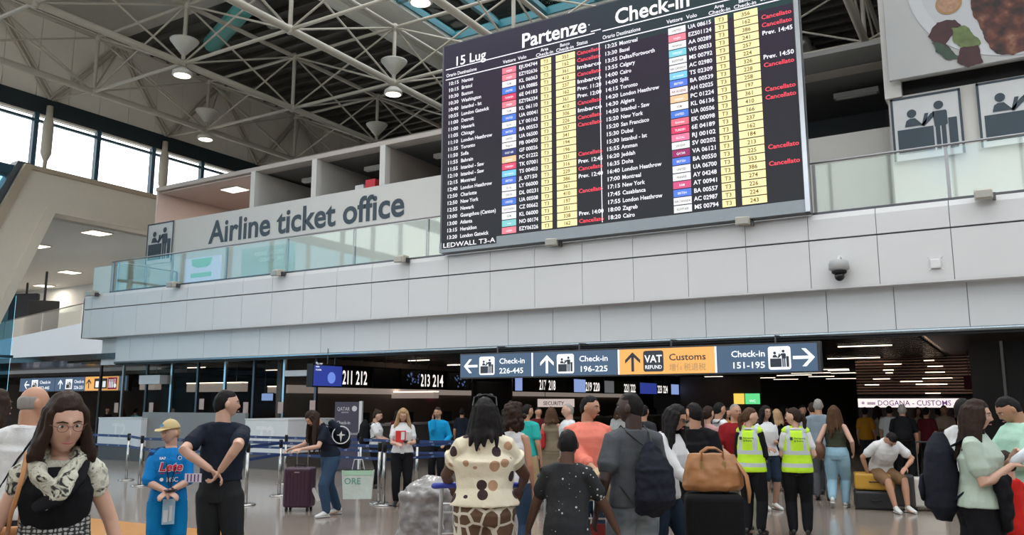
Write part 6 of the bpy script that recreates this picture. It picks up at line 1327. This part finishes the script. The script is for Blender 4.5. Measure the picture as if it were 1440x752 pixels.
MB().tube([(.2, -.02, .22), (.26, -.06, .12), (.275, -.08, .0), (.27, -.08, -.08)], [(.02, .01), (.03, .012), (.03, .012), (.012, .01)], 10).build('hanging_strap', tl, hb, smooth=True)
# ---- 20 man in black
p = person('man in a black shirt seen from behind beside the hi-vis women', 977, 8.9, 567, face=165, skin='tan', hair=('short', 'black'), turn=55, girth=1.22, topw=('tee', black, .48, .024), bot=('trousers', black, .016), shoe=bshoe, lod=1)
person('woman in a pale pink top behind the man in black', 995, 12.5, 572, face=140, sex='f', skin='pale', hair=('pony', 'dkbrown'), topw=('tee', cloth('pink', (.48, .28, .27)), .52, .012), bot=('trousers', dkjeans, .01), shoe=wshoe, lod=1)
p = person('man in a white tee with a navy backpack in the crowd', 1011, 13.5, 566, face=120, skin='tan', hair=('short', 'black'), topw=('tee', white, .50, .015), bot=('shorts', dgrey, .02), shoe=wshoe, lod=1)
backpack(p, 'navy backpack on the man in the white tee', navyc, .30, .45, .2, .71)
p = person('bald man in a dark red polo touching his ear', 1033, 11.8, 568, face=18, skin='tan', hair=('crop', 'grey'), girth=1.12, turn=10, topw=('tee', cloth('dark_red', (.22, .012, .016)), .50, .016), bot=('trousers', cloth('khaki2', (.16, .12, .09)), .012), shoe=bshoe, L=(.07, -.05, .86), Rr=(-.10, -.15, .58), lod=1)
# ---- 23, 24 hi-vis
def hivis(px, Z, top, face, turn, hairn, lab, sl, pose):
    p = person(lab, px, Z, top, face=face, H=1.62, sex='f', skin='pale', hair=('pony', hairn), turn=turn, topw=(sl[0], sl[1], .53, .006), bot=('trousers', black, .018), shoe=bshoe, lod=1, **pose)
    S, H = p['S'], p['H']; C = MB()
    rd = p['rad']
    C.tube([S(0, 0, z) for z in (.50, .56, .62, .70, .77, .815, .832)], [(rd(z)[0] * H + q, rd(z)[1] * H + q) for z, q in ((.56, .04), (.56, .036), (.60, .044), (.70, .036), (.77, .032), (.80, .026), (.83, .018))], 24, up=(0, 1, 0), flat=True)
    for s in (-1, 1): C.tube([S(s * .04, .006, .83), S(s * .075, .006, .82)], [.040 * H, .040 * H], 12)
    C.build('hi_vis_vest', vest_m, p['t'], remesh=.010, disp=.014, dsize=.12, smit=2)
    MB().tube([S(.042, -.012, .826), S(.040, .038, .838), S(0, .054, .842), S(-.040, .038, .838), S(-.042, -.012, .826)], .015, 8).build('collar', white, p['t'], smooth=True)
    mb = MB(); y = rd(.75)[1] * H + .052
    for k, s_ in enumerate(('Aeroporti', 'di Roma')): text(mb, s_, (.035, y, 1.235 - .035 * k), .034, right=(-1, 0, 0), bold=.02)
    mb.add([(.085, y, 1.22), (.05, y, 1.22), (.05, y, 1.26), (.085, y, 1.26)], [(0, 1, 2, 3)]); mb.build('vest_print', mat('print_dark', (.03, .04, .05), .7), p['t'])
    return p
hivis(1053, 11.15, 577, 160, -62, 'brown', 'woman in a hi-vis vest over black sleeves, left of the pair', ('long', black), dict(L=(.06, -.14, .60), Rr=(-.06, -.14, .60)))
hivis(1117, 11.05, 577, 184, 72, 'dkbrown', 'woman in a hi-vis vest over white short sleeves, right of the pair', ('tee', white), dict(L=(.06, -.14, .60), Rr=(-.08, -.12, .60)))
# ---- 25..
person('dark-haired woman in a white tee between the hi-vis women', 1076, 13.8, 571, face=30, sex='f', skin='olive', hair=('long', 'black', .6), topw=('tee', white, .52, .016), bot=('shorts', dkjeans, .02), shoe=wshoe, L=(.0, -.17, .66), Rr=(-.08, -.16, .6), lod=1)
p = person('woman in an olive top and light blue jeans walking away', 1172, 14.0, 569, face=172, sex='f', skin='pale', hair=('long', 'brown', .9), girth=1.08, topw=('tank', cloth('olive', (.045, .05, .032)), .60, .010), bot=('trousers', ltjeans, .020), shoe=wshoe, L=(.15, -.02, .52), Rr=(-.15, -.05, .54), legs=[(.045, .12, .10), (-.05, -.06, .045)], lod=1)
t = thing_on(p, 'brown_bag', 'round brown leather bag at the hip of the woman in light jeans', 'bag'); S = p['S']; MB().ball(S(.155, .03, .56), (.10, .14, .15)).build('body', mat('brown_leather', (.13, .05, .025), .5), t, smooth=True); MB().tube([S(.13, .03, .62), S(.06, .0, .84), S(.15, -.04, .62)], .007, 6).build('strap', mat('brown_leather', ()), t)
# seated man
q = Vector((pil.x + .12, pil.y + .12, 0))
p = person('young man in a white tee and tan shorts sitting on the stacked suitcases', 1247, 14, 620, face=25, H=1.74, skin='tan', hair=('short', 'black'), nod=42, lean=33, topw=('tee', white, .50, .02), bot=('shorts', cloth('tan_short', (.22, .13, .07)), .02), shoe=wshoe, L=(.10, -.28, .40), Rr=(-.14, -.02, .34), pelvis=.35, legs=[(.10, -.26, .045, (.3, -1, .5)), (-.02, -.28, .045, (-.1, -1, .5))], lod=1, pos=q, poleL=(1, .3, 0), poleR=(-1, .4, 0))
# ---- 30..33 right group
mint = cloth('mint', (.42, .50, .42)); mint2 = cloth('mint_long', (.40, .62, .50))
p = person('woman in a pale mint tee with long brown hair and a big black backpack', 1366, 6.6, 556, face=84, H=1.72, sex='f', skin='pale', hair=('long', 'dkbrown', 1.1), nod=6, girth=1.12, topw=('tee', mint, .53, .020), bot=('trousers', black, .02), shoe=bshoe, L=(.03, -.13, .735), Rr=(-.05, -.135, .715), curlL=.7, curlR=.7, lod=0)
backpack(p, 'big black backpack on the woman in the mint tee', cloth('dull_black', ()), .36, .58, .26, .665)
bt = thing_on(p, 'milk_bottle', 'white bottle with a bright blue cap held by the woman with the backpack', 'bottle'); H = p['H']; c = Vector((-.03, -.19, .765)) * H; ax = Vector((0, -.75, .62)).normalized()
MB().tube([c - ax * .10, c - ax * .08, c + ax * .05, c + ax * .085], [.034, .040, .040, .020], 14).build('bottle', mat('milk_white', (.62, .66, .72), .3), bt, smooth=True); MB().tube([c + ax * .085, c + ax * .115], .024, 12).build('cap', mat('cap_bluep', (.02, .10, .55), .3), bt, smooth=True)
jk = thing_on(p, 'black_jacket', 'black jacket draped over the forearm of the woman with the backpack', 'jacket'); C = MB(); C.tube([Vector((-.05, -.09, .655)) * H, Vector((-.05, -.10, .60)) * H, Vector((-.05, -.10, .45)) * H], [(.10, .07), (.11, .06), (.08, .04)], 12, up=(0, 1, 0)); C.build('cloth', black, jk, remesh=.012, disp=.04)
p = person('man in a mint long-sleeved shirt looking down at his phone', 1427, 7.7, 550, face=-58, H=1.79, skin='tan', hair=('short', 'black'), nod=34, turn=-5, girth=1.05, topw=('long', mint2, .50, .022), bot=('trousers', dkjeans, .02), shoe=bshoe, L=(.03, -.19, .655), Rr=(-.04, -.20, .66), lod=0, poleL=(.9, .5, -.8), poleR=(-.9, .5, -.8))
p = person('child in a red top standing behind the woman with the milk bottle', 1412, 7.0, 628, face=-120, H=1.28, skin='pale', hair=('short', 'dkbrown'), topw=('long', cloth('red', (.55, .02, .015)), .50, .02), bot=('trousers', dkjeans, .012), shoe=wshoe, L=(.12, -.2, .7), Rr=(-.14, -.18, .66), lod=1)
person('dark-haired woman in a white top hidden behind the long-haired backpacker', 1353, 8.6, 563, face=150, H=1.74, sex='f', skin='tan', hair=('short', 'black'), topw=('tee', white, .52, .015), bot=('trousers', black, .01), shoe=bshoe, lod=1)
# ---- background crowd
def crowd(px, Z, top, face, sex, tops, bots, hair, lab, sk='tan', kind='tee', **k):
    q = dict(sex=sex, skin=sk, hair=hair, topw=(kind, tops, .50, .014), bot=('trousers', bots, .012), shoe=bshoe, lod=2); q.update(k)
    return person(lab, px, Z, top, face=face, **q)
maroon, ochre, beige, lilac = cloth('maroon', (.10, .012, .018)), cloth('ochre', (.50, .22, .02)), cloth('beige', (.36, .28, .22)), cloth('lilac', (.35, .32, .38))
crowd(1142, 16, 566, 185, 'm', lilac, dgrey, ('short', 'dkbrown'), 'man in a pale lilac shirt behind the right hi-vis woman')
p = crowd(1150, 15, 561, 170, 'm', cloth('bluegrey', (.22, .27, .32)), grey, ('short', 'grey'), 'tall grey-haired man in a blue-grey shirt left of the woman in light jeans')
crowd(1128, 18, 570, 20, 'm', beige, dgrey, ('short', 'black'), 'man in a beige shirt far behind the hi-vis women')
crowd(1102, 19, 571, 60, 'f', maroon, black, ('long', 'black', .6), 'woman in a dark maroon top far behind the hi-vis women')
crowd(1092, 16.5, 576, 200, 'f', black, black, ('shoulder', 'blond', .6), 'blond woman in black between the hi-vis women')
crowd(1216, 21, 573, 170, 'm', ochre, dgrey, ('short', 'black'), 'man in a yellow top at the left end of the customs sign')
crowd(1233, 23, 571, 150, 'f', beige, black, ('long', 'dkbrown', .6), 'woman in beige below the letters of the customs sign, leftmost')
crowd(1250, 20, 571, 175, 'm', white, black, ('short', 'black'), 'man in a white top behind the seated man')
p = crowd(1268, 17, 569, 178, 'm', black, black, ('short', 'grey'), 'man in black with a big backpack behind the seated man', girth=1.15)
backpack(p, 'black backpack of the man in black behind the seated man', black, .34, .5, .2, .70)
crowd(1290, 22, 573, 20, 'f', beige, dgrey, ('shoulder', 'brown', .6), 'woman in a beige top below the middle of the customs sign')
crowd(1302, 19.5, 573, 150, 'm', maroon, black, ('short', 'black'), 'man in a dark red jacket below the customs sign')
crowd(1327, 20, 570, 10, 'm', beige, dgrey, ('crop', 'dkbrown'), 'man in a beige tee reading, below the right end of the customs sign', L=(.04, -.17, .66), Rr=(-.04, -.17, .66))
crowd(1344, 22, 574, 160, 'f', black, black, ('bun', 'black'), 'woman in black below the right end of the customs sign')
crowd(1318, 24, 575, 190, 'm', grey, black, ('short', 'black'), 'man in grey farthest back below the customs sign')
crowd(700, 12.5, 585, 160, 'f', cloth('grey_blue', (.12, .15, .20)), black, ('long', 'black', .6), 'woman in a grey-blue top behind the polka dot woman')
crowd(757, 19, 573, 20, 'm', maroon, black, ('short', 'black'), 'man in maroon far behind the man in the teal polo')
crowd(905, 14, 570, 150, 'm', dgrey, black, ('short', 'black'), 'man in dark grey behind the woman in the white cardigan')
crowd(948, 13, 572, 10, 'f', maroon, black, ('long', 'dkbrown', .5), 'woman in maroon beside the head of the woman in the cardigan')
crowd(870, 20, 572, 170, 'f', white, black, ('shoulder', 'brown', .5), 'woman in white far behind the man in the grey tee')
crowd(960, 18, 570, 170, 'm', beige, black, ('short', 'black'), 'man in beige far behind the man in black')
crowd(1022, 17, 574, 30, 'f', ochre, black, ('long', 'black', .5), 'woman in yellow far behind the man in red')
crowd(191, 30, 574, 150, 'm', cloth('aqua', (.10, .36, .38)), black, ('short', 'black'), 'man in an aqua shirt behind the glass above the left desk')
crowd(152, 31, 573, 20, 'm', navyc, black, ('short', 'black'), 'man in navy behind the glass at the far left')
crowd(172, 33, 573, 150, 'f', dgrey, black, ('shoulder', 'brown', .5), 'woman in grey behind the glass at the far left')
crowd(243, 29, 573, 20, 'm', white, black, ('short', 'black'), 'man in white behind the glass above the boy')
crowd(650, 22, 574, 170, 'm', navyc, black, ('short', 'black'), 'man in navy just left of the black column')
crowd(560, 22, 577, 20, 'f', maroon, black, ('long', 'black', .4), 'clerk in maroon behind the counters, left of the blond woman')
# more luggage trolleys in the customs crowd
q = onz(1150, 690, 0); trolley((q.x, q.y, 0), HEAD, 'empty dark trolley between the hi-vis women and the woman in light jeans', dark_m)
# ---- finish: small print stays joined
for o in bpy.data.objects:
    n_ = o.name.split('.')[0]
    if n_ in ('flight_row_text', 'counter_digits', 'cancelled_text', 'white_text', 'white_print', 'navy_print', 'dark_print', 'belt_print', 'brown_print', 'shirt_print', 'vest_print', 'violet_print', 'pattern_print', 'crest_print', 'counter_numbers', 'lettering'): o['kind'] = 'stuff'
